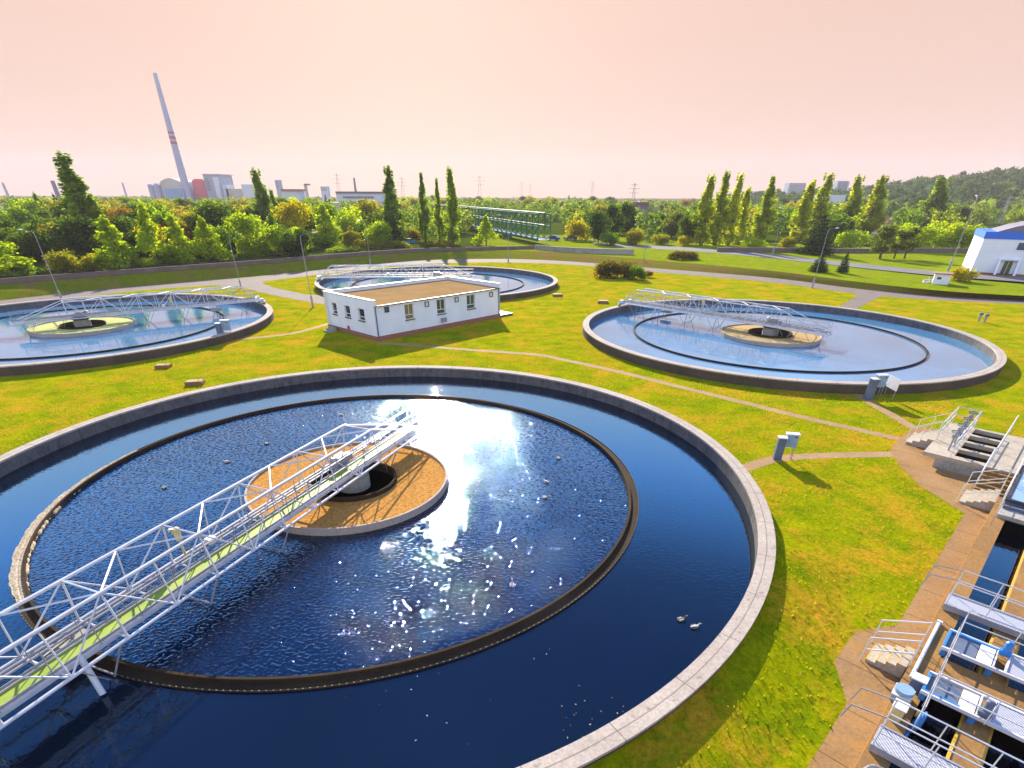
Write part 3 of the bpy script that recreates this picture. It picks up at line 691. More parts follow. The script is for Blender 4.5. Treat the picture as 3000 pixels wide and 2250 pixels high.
def in_poly(P, poly):
    x, y = P[:, 0], P[:, 1]; ins = np.zeros(len(P), bool); n = len(poly)
    for i in range(n):
        a, b = poly[i], poly[(i+1) % n]
        c = ((a.y > y) != (b.y > y)); d = (b.x-a.x)*(y-a.y)/((b.y-a.y) if abs(b.y-a.y) > 1e-9 else 1e-9)+a.x
        ins ^= c & (x < d)
    return ins
def grass():
    N = 70000; P = np.stack([rng.uniform(-34, 40, N), 4+52*rng.random(N)**1.25], 1)
    ok = ~in_poly(P, pav)
    for key, c, off, a, sc, wm in TANKS: ok &= np.hypot(P[:, 0]-c.x, P[:, 1]-c.y) > RT+.06
    for pts, w in FOOT:
        for a, b in zip(pts, pts[1:]):
            d = np.array([b.x-a.x, b.y-a.y]); L = (d*d).sum(); t = np.clip(((P-[a.x, a.y])@d)/L, 0, 1); q = np.array([a.x, a.y])+t[:, None]*d; ok &= np.hypot(*(P-q).T) > w/2-.02
    tt = (P[:, 0]+P[:, 1])*.7071; ss = (P[:, 0]-P[:, 1])*.7071; ok &= ~((ss > -3.8) & (tt > 34)) & ~(ss > .2)
    ok &= ~((P[:, 1] > 56.5)); P = P[ok]; n = len(P)
    edge = np.abs(np.hypot(P[:, 0]+7.87, P[:, 1]-26)-RT) < .35
    h = (.05+.07*rng.random(n))*(1+1.1*edge); an = rng.random(n)*6.283; w = .016+.02*rng.random(n); lean = rng.normal(size=(n, 2))*.04
    dx = np.cos(an)*w; dy = np.sin(an)*w; z0 = np.array([bank_h(x, y) for x, y in P])
    V = np.stack([np.stack([P[:, 0]-dx, P[:, 1]-dy, z0], 1), np.stack([P[:, 0]+dx, P[:, 1]+dy, z0], 1), np.stack([P[:, 0]+lean[:, 0]+dx*.3, P[:, 1]+lean[:, 1]+dy*.3, z0+h], 1), np.stack([P[:, 0]+lean[:, 0]-dx*.3, P[:, 1]+lean[:, 1]-dy*.3, z0+h], 1)], 1).reshape(-1, 3)
    me = mesh_np('grass', V, np.clip(rng.beta(1.6, 1.6, n), 0, 1), M['blades']); o = bpy.data.objects.new('grass', me); COL.objects.link(o); tag(o, 'short grass blades on the lawn round the near tank', 'grass', kind='stuff')
# ------------------------------------------------------------------ cabinets, sign, hatches, small things on the lawn
def cabinet(u, v, rz, label, k=1.0, mirror=1):
    root = empty('control_cabinet', at(u, v), rz, label, 'control cabinet', 'grey control cabinets on the tank edge')
    root.scale = (k, k, k)
    MB().box((0, 0, .66), (.42, .36, 1.32)).build('pedestal', M['grey_paint'], root)
    MB().box((0, 0, 1.34), (.48, .42, .05)).build('pedestal_cap', M['white_paint'], root)
    MB().box((.52*mirror, .12, 1.15), (.62, .3, .72)).build('switch_box', M['blue_box'], root)
    MB().box((.52*mirror, .12, 1.54), (.72, .4, .06)).build('box_roof', M['white_paint'], root)
    m = MB()
    for y in (-.0, .24): m.tube((.78*mirror, y, 0), (.78*mirror, y, .8), .02)
    m.build('leg', M['galv'], root)
    m = MB(); m.box((.7*mirror, -.035, 1.4), (.08, .02, .08)); m.box((.38*mirror, -.035, 1.15), (.02, .02, .16)); m.build('handle', M['dark_metal'], root)
cabinet(2275, 1345, R_(-12), 'grey control cabinet on the footpath right of the near tank')
cabinet(2542, 1170, R_(5), 'grey control cabinet at the near edge of the right tank', 1.15)
cabinet(652, 997, R_(5), 'grey control cabinet at the near edge of the left tank', 1.25)
def sign(u0, v0, u1, v1, label):
    a = at(u0, v0); b = at(u1, v1); root = empty('notice_board', (a+b)/2, math.atan2((b-a).y, (b-a).x), label, 'notice board'); L = (b-a).length/2
    MB().tube((-L, 0, 0), (-L, 0, 1.5), .02).build('post', M['galv'], root); MB().tube((L, 0, 0), (L, 0, 1.5), .02).build('post', M['galv'], root)
    MB().box((0, -.03, 1.15), (2*L+.25, .03, .85)).build('panel', M['white_paint'], root)
sign(2589, 1160, 2613, 1174, 'blank white notice board on two legs beside the right tank')
HATCH = [(480, 1077, 8, .95, 'brown concrete hatch on the lawn below the left tank, the farther one'), (573, 1126, 12, 1.05, 'brown concrete hatch on the lawn close to the near tank rim'),
         (1633, 868, 5, 1.2, 'flat concrete hatch right of the farthest tank'), (1767, 888, -8, 1.2, 'flat concrete hatch by the left end of the right tank'), (2295, 1134, -5, 1.0, 'concrete hatch at the foot of the right tank wall')]
for u, v, a, k, lab in HATCH:
    p = at(u, v); r = empty('concrete_hatch', p, R_(a), lab, 'hatch', 'concrete hatches on the lawn'); r.scale = (k, k, k)
    MB().box((0, 0, .12), (1.25, .8, .24)).build('frame', M['conc_rust'], r); MB().box((0, 0, .265), (1.1, .66, .05)).build('lid', M['rust'], r); MB().tube((.3, -.1, .31), (.3, .1, .31), .02).build('handle', M['dark_metal'], r)
for u, v, lab in ((2866, 941, 'grey hooded vent pipe on the lawn, left one of the pair'), (2883, 945, 'grey hooded vent pipe on the lawn, right one of the pair')):
    p = at(u, v); r = empty('vent_pipe', p, 0, lab, 'vent pipe', 'vent pipes on the lawn')
    MB().tube((0, 0, 0), (0, 0, .75), .11, n=12).build('pipe', M['galv'], r); MB().lathe([(0, 1.0), (.2, .95), (.26, .78), (.22, .72), (0, .72)], 16).build('hood', M['grey_paint'], r)
def kiosk():
    a = at(2728, 834, .7); b = at(2754, 836, .7); rz = math.atan2((b-a).y, (b-a).x)
    r = empty('meter_kiosk', a, rz+.1, 'small white kiosk with a flat red roof on the upper lawn', 'kiosk')
    MB().box((1.1, 1.2, .8), (2.2, 2.4, 1.6)).build('wall', M['plaster'], r); MB().box((1.1, 1.2, 1.66), (2.6, 2.8, .12)).build('roof', M['rust'], r); MB().box((.75, -.01, 1.0), (.55, .04, .35)).build('window', M['glass_blue'], r)
    c = at(2713, 830, .7); q = empty('well_head', c, .2, 'low white well head left of the small kiosk', 'well head')
    MB().tube((0, 0, 0), (0, 0, .5), .55, n=16).build('ring', M['plaster'], q); MB().tube((0, 0, .5), (0, 0, .58), .6, n=16).build('lid', M['conc'], q); MB().tube((.2, 0, .58), (.2, 0, 1.0), .05).build('pipe', M['cream'], q)
kiosk()
# ------------------------------------------------------------------ ducks on the near tank
def make_duck(mat, head):
    r = empty('duck')
    m = MB(); prof = [(-.24, .02, .10), (-.17, .09, .07), (-.05, .125, .07), (.08, .12, .075), (.17, .075, .09), (.20, .045, .15), (.21, .04, .20), (.24, .05, .25), (.27, .035, .26), (.29, .012, .255)]
    k = 10; vs = []; fs = []
    for x, rr, z in prof:
        for i in range(k): t = 2*math.pi*i/k; vs.append((x, rr*math.cos(t), z+rr*.8*math.sin(t)))
    for j in range(len(prof)-1):
        for i in range(k): fs.append((j*k+i, j*k+(i+1) % k, (j+1)*k+(i+1) % k, (j+1)*k+i))
    fs += [tuple(range(k))[::-1], tuple(range((len(prof)-1)*k, len(prof)*k))]
    m.add(vs, fs, 0, True).build('body', mat, r)
    MB().box((.335, 0, .245), (.09, .035, .02)).build('beak', M['beak'], r)
    for y in (-.1, .1): m = MB(); m.box((-.06, y, .12), (.26, .03, .09), 0); m.build('wing', head, r)
    return r
dk = make_duck(M['duck_brown'], M['duck_pale']); dp = make_duck(M['duck_pale'], M['duck_brown'])
DUCKS = [(1000, 1217, 1, 170, 'pale duck swimming near the far trough ring'), (780, 1302, 0, 200, 'brown duck left of the feed well on the near tank'), (665, 1355, 1, 185, 'pale duck swimming left of the lattice bridge'),
         (481, 1431, 0, 160, 'brown duck alone on the open water left of the lattice bridge'), (1637, 1345, 0, 30, 'brown duck at the right edge of the sun glitter, farther one'), (1602, 1414, 1, 150, 'pale duck at the right edge of the sun glitter, nearer one'),
         (1995, 1818, 0, 20, 'brown duck outside the trough near the right rim, left one of the pair'), (2034, 1839, 1, 10, 'pale duck outside the trough near the right rim, right one of the pair'), (1500, 1716, 0, 90, 'duck silhouetted in the middle of the sun glitter'), (1597, 1460, 0, 0, 'small duck between the glitter and the right arc of the trough')]
used = set()
for u, v, k, a, lab in DUCKS:
    b = (dk, dp)[k]
    o = b if k not in used else copy_tree(b); used.add(k)
    o.location = at(u, v, ZW-.02); o.rotation_euler = (0, 0, R_(a)); o.scale = (.66,)*3; tag(o, lab, 'duck', 'ducks on the near tank')
# ------------------------------------------------------------------ trees
def leaf_mesh(name, lobes, n, size, mat, seed, up=.25, jit=.14):
    r = np.random.default_rng(seed)
    c = np.array([l[0] for l in lobes]); R = np.array([l[1] for l in lobes]); w = (R[:, 0]*R[:, 2]); w = w/w.sum()
    idx = r.choice(len(lobes), n, p=w)
    d = r.normal(size=(n, 3)); d /= np.linalg.norm(d, axis=1)[:, None]
    rr = (.45+.55*r.random(n)**.6)*(1+jit*r.normal(size=n))
    p = c[idx]+d*R[idx]*rr[:, None]
    p[:, 2] = np.maximum(p[:, 2], .05)
    nn = d+r.normal(size=(n, 3))*.7+np.array([0, 0, up]); nn /= np.linalg.norm(nn, axis=1)[:, None]
    a = np.cross(nn, r.normal(size=(n, 3))); a /= np.linalg.norm(a, axis=1)[:, None]; b = np.cross(nn, a)
    s = size*(.6+.8*r.random(n))[:, None]
    V = np.stack([p-a*s*.5, p-b*s*.32+a*s*.06, p+a*s*.55, p+b*s*.32+a*s*.06], 1).reshape(-1, 3)
    lt = r.random(len(lobes)); tone = np.clip(lt[idx]*.55+.5*r.random(n)-.05, 0, 1)
    return mesh_np(name, V, tone, mat)
def mesh_np(name, V, tone, mat):
    n = len(V)//4; me = bpy.data.meshes.new(name)
    me.vertices.add(4*n); me.vertices.foreach_set('co', V.astype(np.float32).ravel())
    me.loops.add(4*n); me.loops.foreach_set('vertex_index', np.arange(4*n, dtype=np.int32))
    me.polygons.add(n); me.polygons.foreach_set('loop_start', np.arange(0, 4*n, 4, dtype=np.int32))
    try: me.polygons.foreach_set('loop_total', np.full(n, 4, dtype=np.int32))
    except Exception: pass
    at_ = me.attributes.new('tone', 'FLOAT', 'POINT'); at_.data.foreach_set('value', np.repeat(tone, 4).astype(np.float32))
    me.materials.append(mat); me.update(calc_edges=True); me.validate(); return me
def lobes_for(kind, r):
    L = []
    if kind == 'round':       # 10 m tall, 9 wide
        for i in range(17):
            a = r.random()*6.28; h = r.random(); q = 3.0*math.sqrt(max(0, 1-(2*h-1)**2))*(.55+.45*r.random())
            L.append(((q*math.cos(a), q*math.sin(a), 2.2+6.0*h), (1.5+.7*r.random(),)*2+(1.3+.5*r.random(),)))
        H, Wd = 10, 7.8
    elif kind == 'young':     # pointed young tree, 10 m tall, 6 wide
        for i in range(24):
            h = r.random()**.85; q = (1-h)**.8*2.5*(.45+.55*r.random()); a = r.random()*6.28
            L.append(((q*math.cos(a), q*math.sin(a), 1.3+8.0*h), (.55+.8*(1-h),)*2+(.75+.5*(1-h),)))
        L.append(((0, 0, 9.3), (.4, .4, .8))); H, Wd = 10, 5
    elif kind == 'poplar':    # flame shaped, 20 m tall, 4.6 wide
        for i in range(95):
            h = r.random()**.9; env = (min(1, .5+1.9*h) if h < .3 else max(.06, (1-(h-.3)/.7)**.72)); a = r.random()*6.28; q = 1.75*env*(.25+.75*r.random())
            L.append(((q*math.cos(a), q*math.sin(a), 1.2+16.3*h), (.20+.26*env,)*2+(.6+1.1*r.random(),)))
        for i in range(5): L.append((((i-2)*.26, .25*r.normal(), 17.3+1.3*r.random()), (.16, .16, 1.1)))
        H, Wd = 20, 4.4
    elif kind == 'bush':      # 4 m tall, 6 wide
        for i in range(26):
            a = r.random()*6.28; q = 2.0*math.sqrt(r.random()); h = math.sqrt(max(0, 1-(q/2.4)**2))
            L.append(((q*math.cos(a), q*math.sin(a), .35+2.5*h*r.random()**.6), (.85+.3*r.random(),)*2+(.8,)))
        H, Wd = 4, 5.2
    elif kind == 'spruce':    # 10 m tall, 5.4 wide
        for k in range(11):
            h = k/10; q = 2.3*(1-h)**.9+.1; m_ = max(3, int(9*(1-h)))
            for j in range(m_):
                a = 6.28*j/m_+k*.7+.3*r.random(); L.append(((q*.62*math.cos(a), q*.62*math.sin(a), .9+8.3*h-.15*q), (.30+.34*q, .30+.34*q, .42)))
        L.append(((0, 0, 9.5), (.16, .16, .6))); H, Wd = 10, 4.8
    elif kind == 'loose':     # multi-stemmed open tree, 8 m tall, 6 wide
        for i in range(20):
            a = r.random()*6.28; h = r.random(); q = (1.1+1.2*(1-abs(2*h-.8)))*r.random()**.5
            L.append(((q*math.cos(a), q*math.sin(a), 1.6+5.6*h), (.7+.35*r.random(),)*2+(.7,)))
        H, Wd = 8, 5.2
    return L, H, Wd
COUNT = {'round': 3800, 'young': 3400, 'poplar': 7000, 'bush': 3200, 'spruce': 3600, 'loose': 2300}
SIZE = {'round': .52, 'young': .42, 'poplar': .40, 'bush': .30, 'spruce': .34, 'loose': .40}
TRUNK = {}
def trunk_mesh(kind, H, Wd, seed):
    r = np.random.default_rng(seed); m = MB(); k = {'poplar': .86, 'young': .85, 'spruce': .9, 'round': .62, 'loose': .6, 'bush': .4}[kind]; r0 = {'poplar': .32, 'bush': .10, 'young': .16}.get(kind, .24)
    pts = [Vector((0, 0, -.5))]
    for i in range(1, 6): pts.append(Vector((.06*r.normal(), .06*r.normal(), H*k*i/5)))
    for i in range(5): m.tube(pts[i], pts[i+1], r0*(1-i/5.6), r0*(1-(i+1)/5.6), 7)
    for i in range(9):
        h = H*k*(.25+.7*r.random()); a = 6.28*r.random(); q = Wd*.33*(1-.5*h/H)
        b = Vector((q*math.cos(a), q*math.sin(a), h+(.9 if kind != 'spruce' else -.1)*q)); m.tube((0, 0, h), b, r0*.32, r0*.08, 5)
    return m
PROTO = {}
def proto_tree(kind, colour, var):
    key = (kind, colour, var)
    if key not in PROTO:
        sd = hash_(kind)*100+var*7; L, H, Wd = lobes_for(kind, np.random.default_rng(sd))
        root = empty('tree_proto'); me = leaf_mesh('crown', L, COUNT[kind], SIZE[kind], LEAF[colour], sd+1, jit=.34 if kind == 'poplar' else .17)
        c = bpy.data.objects.new('crown' if kind != 'bush' else 'foliage', me); COL.objects.link(c); c.parent = root
        if kind in TRUNK and var in TRUNK[kind]:
            t = bpy.data.objects.new('trunk', TRUNK[kind][var]); COL.objects.link(t); t.parent = root
        else:
            t = trunk_mesh(kind, H, Wd, sd+2).build('trunk', M['bark'], root); TRUNK.setdefault(kind, {})[var] = t.data
        PROTO[key] = [root, H, Wd, False]
    return PROTO[key]
def hash_(s): return sum((i+1)*ord(ch) for i, ch in enumerate(s)) % 97
NAMES = {'poplar': 'poplar_tree', 'spruce': 'spruce_tree', 'bush': 'bush', 'round': 'broadleaf_tree', 'young': 'young_tree', 'loose': 'open_crowned_tree'}
CATS = {'poplar': 'poplar', 'spruce': 'spruce', 'bush': 'bush'}
def plant(kind, colour, p, h, w, label, group=None):
    pr = proto_tree(kind, colour, random.randint(0, 1))
    o = pr[0] if not pr[3] else copy_tree(pr[0]); pr[3] = True
    o.name = NAMES[kind]; o.location = p; o.rotation_euler = (0, 0, random.random()*6.28); kx = w/pr[2]; o.scale = (kx, kx, h/pr[1])
    tag(o, label, CATS.get(kind, 'tree'), group)
    return o
def tree_px(kind, colour, u, vb, vt, wpx, label, group=None, ut=None, z=ZC):
    p = at(u, vb, z); h = top_z(p, ut if ut is not None else u, vt)-z
    fw = p.y*math.cos(PITCH)+(HC-z)*math.sin(PITCH)
    return plant(kind, colour, p, max(h, 1), wpx*fw/FPX, label, group)
G1 = 'trees along the left flood wall'; G2 = 'poplars standing above the wood'; G3 = 'bushes on the lawns'
T = [
 # left front row
 ('young', 'lime', 8, 816, 668, 165, 'bright green tree cut by the left edge behind the flood wall', G1),
 ('bush', 'gold', 203, 806, 712, 105, 'golden olive bush left of the leftmost lamp post tip', G1),
 ('bush', 'yellow', 288, 800, 727, 58, 'small autumn yellow bush at the foot of the tall lime young tree', G1),
 ('young', 'lime', 356, 795, 636, 125, 'wide lime green young tree right of the yellow bush', G1),
 ('poplar', 'lime', 290, 740, 592, 44, 'thin light green spear-shaped tree in front of the tall dark poplar', G1),
 ('young', 'lime', 468, 780, 592, 92, 'tall pointed lime green tree, first of three standing together', G1),
 ('young', 'lime', 539, 776, 627, 88, 'lime green pointed tree, middle of three standing together', G1),
 ('young', 'lime', 622, 772, 634, 95, 'lime green pointed tree, last of three standing together', G1),
 ('round', 'dark', 42, 770, 648, 135, 'broad olive tree behind the leftmost lamp', G1),
 ('round', 'dark', 112, 775, 648, 130, 'second broad olive tree from the left edge behind the lamp', G1),
 ('round', 'gold', 175, 740, 641, 125, 'broad tree with a sunlit golden top behind the golden bush', G1),
 ('round', 'dark', 250, 748, 640, 105, 'dark round tree just left of the wide lime young tree', G1),
 ('round', 'dark', 420, 760, 668, 100, 'dark round tree between two groups of lime trees', G1),
 ('round', 'gold', 655, 720, 622, 75, 'golden topped round tree left of the pair of golden crowns', G1),
 ('round', 'gold', 715, 718, 618, 78, 'golden topped round tree near the tall dark poplar', G1),
 ('round', 'dark', 690, 750, 655, 80, 'shaded round tree behind the second lamp', G1),
 ('bush', 'lime', 745, 758, 676, 90, 'yellow green rounded tree right of the second lamp', G1),
 ('young', 'green', 815, 742, 624, 58, 'slim green tree in front of the dark poplar', G1),
 ('round', 'lime', 873, 748, 650, 85, 'yellow green round tree behind the lamp left of the pump house', G1),
 ('bush', 'gold', 845, 758, 720, 55, 'low golden bush at the foot of the yellow green round tree', G1),
 ('young', 'lime', 962, 726, 596, 84, 'tall lime tree in the middle of the left wood', G1),
 ('young', 'gold', 1036, 735, 660, 72, 'young tree with golden brown autumn leaves', G1),
 ('round', 'lime', 1112, 728, 638, 82, 'pale lime rounded tree left of the double poplar', G1),
 ('bush', 'gold', 1098, 734, 696, 48, 'small golden bush under the pale lime tree', G1),
 ('bush', 'gold', 1160, 729, 697, 80, 'long low golden bush left of the teal car', G1),
 ('bush', 'gold', 1212, 712, 654, 62, 'ball shaped golden green bush left of the slim poplar', G1),
 ('bush', 'gold', 1266, 724, 700, 56, 'low golden bush between two slim poplars', G1),
 ('young', 'lime', 1425, 722, 630, 62, 'lime green young tree in front of the green bridge', G1),
 ('bush', 'yellow', 1310, 722, 693, 34, 'small yellow bush at the foot of the right slim poplar', G1),
 ('bush', 'lime', 1000, 742, 716, 90, 'low lime ground bush below the tall lime tree', G1),
 # poplars
 ('poplar', 'poplar', 285, 745, 434, 144, 'tallest broad dark poplar leaning over the left wood', G2, 212),
 ('poplar', 'poplar', 322, 745, 560, 96, 'shorter poplar stem close right of the tallest poplar', G2, 300),
 ('poplar', 'poplar', 788, 700, 486, 84, 'dark solitary poplar near the factory skyline', G2, 775),
 ('poplar', 'poplar', 820, 690, 549, 43, 'small pale poplar right behind the dark solitary one', G2),
 ('poplar', 'poplar', 1158, 708, 476, 84, 'double topped poplar left of the bridge', G2, 1140),
 ('poplar', 'poplar', 1248, 712, 496, 56, 'slim poplar right of the double topped one', G2, 1238),
 ('poplar', 'poplar', 1290, 720, 512, 43, 'thinnest poplar in front of the bridge', G2, 1284),
 ('poplar', 'poplar', 1328, 720, 480, 65, 'tall poplar hiding the far end of the green bridge', G2, 1325),
 ('poplar', 'poplar_gold', 2052, 718, 503, 79, 'leftmost poplar of the right row', G2, 2083),
 ('poplar', 'poplar_gold', 2092, 718, 491, 79, 'tallest of the left poplars in the right row', G2, 2144),
 ('poplar', 'poplar_gold', 2132, 719, 498, 63, 'poplar close right of the tallest in the right row', G2, 2158),
 ('poplar', 'poplar_gold', 2160, 716, 539, 63, 'short poplar fourth in the right row', G2, 2192),
 ('poplar', 'poplar_gold', 2224, 710, 508, 85, 'separate poplar behind the road lamp', G2, 2274),
 ('poplar', 'poplar_gold', 2336, 710, 519, 82, 'left poplar of the pair behind the dark spruce', G2, 2391),
 ('poplar', 'poplar_gold', 2382, 702, 499, 85, 'right poplar of the pair behind the dark spruce', G2, 2436),
 ('poplar', 'poplar_gold', 2468, 690, 506, 79, 'poplar with a bent tip right of the tower blocks', G2, 2528),
 ('poplar', 'poplar_gold', 2532, 698, 506, 95, 'broad poplar left of the red roofed houses', G2, 2579),
 ('poplar', 'poplar', 2710, 668, 511, 99, 'solitary dark poplar against the wooded hill', G2, 2755),
 # middle
 ('bush', 'yellow', 1690, 704, 626, 78, 'yellow orange round tree right of the bridge end', None),
 ('round', 'dark', 1752, 712, 604, 70, 'tall dark tree right of the yellow one', None),
 ('round', 'dark', 1795, 705, 582, 58, 'dark tree with a bright edge behind the tall dark one', None),
 ('round', 'dark', 1838, 690, 579, 62, 'dark round tree left of the road lamp', None),
 ('bush', 'gold', 1864, 718, 654, 64, 'ball shaped golden bush behind the road lamp', None),
 ('bush', 'gold', 1934, 716, 677, 56, 'smaller ball shaped golden bush right of the road lamp', None),
 ('bush', 'yellow', 2005, 720, 681, 44, 'small orange yellow bush left of the poplar row', None),
 ('round', 'brown', 1965, 700, 606, 60, 'russet brown tree left of the poplar row', None),
 ('round', 'dark', 2012, 716, 604, 55, 'dark tree touching the leftmost poplar of the right row', None),
 ('bush', 'lime', 2205, 724, 692, 86, 'low lime bush at the foot of the poplar row', None),
 ('bush', 'green', 1785, 720, 668, 60, 'low green bush beside the road under the dark trees', None),
 ('bush', 'gold', 2305, 726, 684, 58, 'golden green bush right of the poplar road lamp', None),
 # right lawns
 ('spruce', 'spruce', 2387, 745, 625, 104, 'large dark spruce at the edge of the upper lawn', None),
 ('bush', 'lime', 2490, 728, 658, 100, 'large lime bush right of the dark spruce', None),
 ('spruce', 'spruce', 2397, 796, 738, 58, 'small wide spruce on the lawn behind the lamp', None),
 ('spruce', 'spruce', 2467, 799, 735, 36, 'small slim spruce on the lawn right of the lamp', None),
 ('loose', 'brown', 2578, 757, 652, 82, 'brown green open tree, left one of the clump on the lawn', None),
 ('loose', 'brown', 2618, 757, 668, 60, 'brown green open tree, middle one of the clump on the lawn', None),
 ('loose', 'brown', 2650, 757, 660, 64, 'brown green open tree, right one of the clump on the lawn', None),
 ('round', 'lime', 2668, 735, 640, 100, 'yellow green tree behind the brown clump', None),
 ('round', 'lime', 2745, 732, 632, 95, 'left of two broad yellow green trees near the white building', None),
 ('round', 'lime', 2812, 734, 636, 95, 'right of two broad yellow green trees near the white building', None),
 ('bush', 'yellow', 2812, 826, 770, 72, 'yellowing round bush on the lawn by the white kiosk', G3, None, .7),
 ('spruce', 'spruce', 2866, 799, 749, 30, 'tiny leaning spruce in front of the blue and white building', None),
 ('bush', 'russet', 1780, 812, 750, 98, 'left dome of the dark reddish hedge behind the right tank', G3, None, 0),
 ('bush', 'russet', 1828, 814, 753, 86, 'middle dome of the dark reddish hedge behind the right tank', G3, None, 0),
 ('bush', 'green', 1866, 820, 766, 58, 'small green dome at the right of the hedge behind the right tank', G3, None, 0),
 ('bush', 'orange', 1897, 812, 787, 32, 'small russet shrub at the right end of the hedge', G3, None, 0),
 ('bush', 'russet', 1988, 762, 727, 66, 'left half of the low brown bush below the road', G3, None, .9),
 ('bush', 'russet', 2024, 762, 730, 54, 'right half of the low brown bush below the road', G3, None, .9),
]
for t in T:
    k, c, u, vb, vt, w, lab = t[:7]; grp = t[7] if len(t) > 7 else None; ut = t[8] if len(t) > 8 else None; z = t[9] if len(t) > 9 else ZC
    if k == 'poplar':                     # columnar trees stand upright: use the height only
        p = at(u, vb, z); fw = p.y*math.cos(PITCH)+(HC-z)*math.sin(PITCH); h = top_z(p, ut or u, vt)-z
        plant(k, c, p, h, w*fw/FPX, lab, grp)
    else: tree_px(k, c, u, vb, vt, w, lab, grp, ut, z)
for i in range(26):
    u = -20+i*41+random.uniform(-12, 12); vb = 824-.083*max(u, 0)-random.uniform(2, 10); k, c = random.choice((('bush', 'green'), ('bush', 'gold'), ('bush', 'lime'), ('bush', 'dark'), ('bush', 'green')))
    plant(k, c, at(u, vb, ZC), 1.4+1.5*random.random(), 3+2.2*random.random(), {'green': 'low green bush', 'gold': 'low olive gold bush', 'lime': 'low lime bush', 'dark': 'low dark bush'}[c]+' filling a gap close behind the flood wall', 'bushes along the flood wall')
# the wood behind: single trees, one look each
WOOD = [('round', 'dark', 'dark green broad tree in the wood beyond the dike'), ('round', 'green', 'mid green broad tree in the wood beyond the dike'), ('round', 'gold', 'golden olive tree in the wood beyond the dike'),
        ('round', 'orange', 'orange autumn tree in the wood beyond the dike'), ('bush', 'dark', 'dark low tree in the wood beyond the dike'), ('young', 'green', 'pointed green tree in the wood beyond the dike'), ('round', 'lime', 'yellow green tree in the wood beyond the dike'), ('round', 'yellow', 'yellow autumn tree in the wood beyond the dike'), ('spruce', 'spruce', 'dark conifer in the wood beyond the dike')]
WW = [.24, .26, .17, .02, .08, .07, .11, .03, .02]
def wood(n, u0, u1, vb0, vb1, hmin, hmax, skip=()):
    for i in range(n):
        u = u0+(u1-u0)*(i+random.random())/n; vb = vb0+(vb1-vb0)*random.random()
        if any(a <= u <= b and c <= vb <= d for a, b, c, d in skip): continue
        j = int(np.searchsorted(np.cumsum(WW), random.random()*.999)); j = min(j, len(WOOD)-1); k, c, lab = WOOD[j]
        h = hmin+(hmax-hmin)*random.random(); w = h*{'round': .95, 'bush': 1.3, 'young': .6, 'spruce': .5}[k]*(.85+.3*random.random())
        plant(k, c, at(u, vb, ZC), h, w, lab, 'trees of the wood beyond the dike')
OPEN = ((965, 1128, 596, 662), (1380, 1660, 655, 800), (1880, 1960, 625, 672), (0, 70, 640, 676))
wood(26, -60, 900, 725, 765, 6, 9.5, OPEN); wood(48, -60, 1150, 655, 735, 8, 12, OPEN); wood(46, -60, 1320, 622, 650, 8, 12, OPEN); wood(34, 950, 2300, 600, 625, 8, 13, OPEN); wood(24, 1640, 2260, 640, 695, 6, 10, OPEN)
wood(36, 2240, 3060, 610, 640, 9, 14, OPEN); wood(26, 2240, 3060, 645, 700, 7, 10, ((2525, 2620, 640, 720), (2800, 3100, 668, 720))); wood(34, -60, 1400, 603, 616, 7, 10, ((360, 700, 600, 611), (970, 1130, 600, 640)))
M['blades'] = leaf_mat('grass_blades', [(.14, .20, .003), (.19, .235, .004), (.26, .26, .008), (.38, .25, .05)], .5)
grass()
fl = MB()
for (u0, u1, v0, v1, n) in ((1640, 1960, 2040, 2190, 40), (1000, 2000, 1830, 2240, 22), (1180, 1700, 1250, 1500, 8), (300, 900, 1250, 1500, 10)):
    for i in range(n):
        p = at(random.uniform(u0, u1), random.uniform(v0, v1), ZW+.006)
        if math.hypot(p.x+7.87, p.y-26) > 19.2: continue
        a = random.random()*3; r_ = .008+.018*random.random(); fl.add([(p.x+r_*math.cos(a+k*1.57)*(1.6 if k % 2 else .8), p.y+r_*math.sin(a+k*1.57)*(1.6 if k % 2 else .8), ZW+.008) for k in range(4)], [(0, 1, 2, 3)])
tag(fl.build('floating_debris', M['foam'], fix=False), 'pale specks of leaf and feather floating on the dark water', 'debris', kind='stuff')
# ------------------------------------------------------------------ hill and the far woods (read as one mass)
HR = [at_dist(u, v, D) for u, v, D in ((2140, 566, 900), (2280, 560, 860), (2420, 556, 820), (2560, 548, 800), (2650, 531, 790), (2760, 514, 780), (2880, 505, 770), (3000, 496, 760), (3200, 486, 740), (3600, 476, 700))]
HR = smooth_line(HR, 5)
hv = []; hf = []; m_ = 7
for p in HR:
    top = max(p.z-9, .4)
    for j in range(m_):
        q = j/(m_-1)
        f = q/.7 if q < .7 else 1-.3*(q-.7)/.3
        ss = f*f*(3-2*f); y = p.y-330+q*470
        hv.append((p.x*y/p.y, y, -.5+(top+.5)*ss))
for i in range(len(HR)-1):
    for j in range(m_-1): hf.append((i*m_+j, (i+1)*m_+j, (i+1)*m_+j+1, i*m_+j+1))
hb = MB().add(hv, hf, 0, True); tag(hb.build('hills', M['meadow']), 'wooded hill rising at the right horizon', kind='structure')
def hill_z(i, q):
    p = HR[i]; top = max(p.z-9, .4); f = q/.7 if q < .7 else 1-.3*(q-.7)/.3
    return p.x*(p.y-330+q*470)/p.y, p.y-330+q*470, -.5+(top+.5)*f*f*(3-2*f)
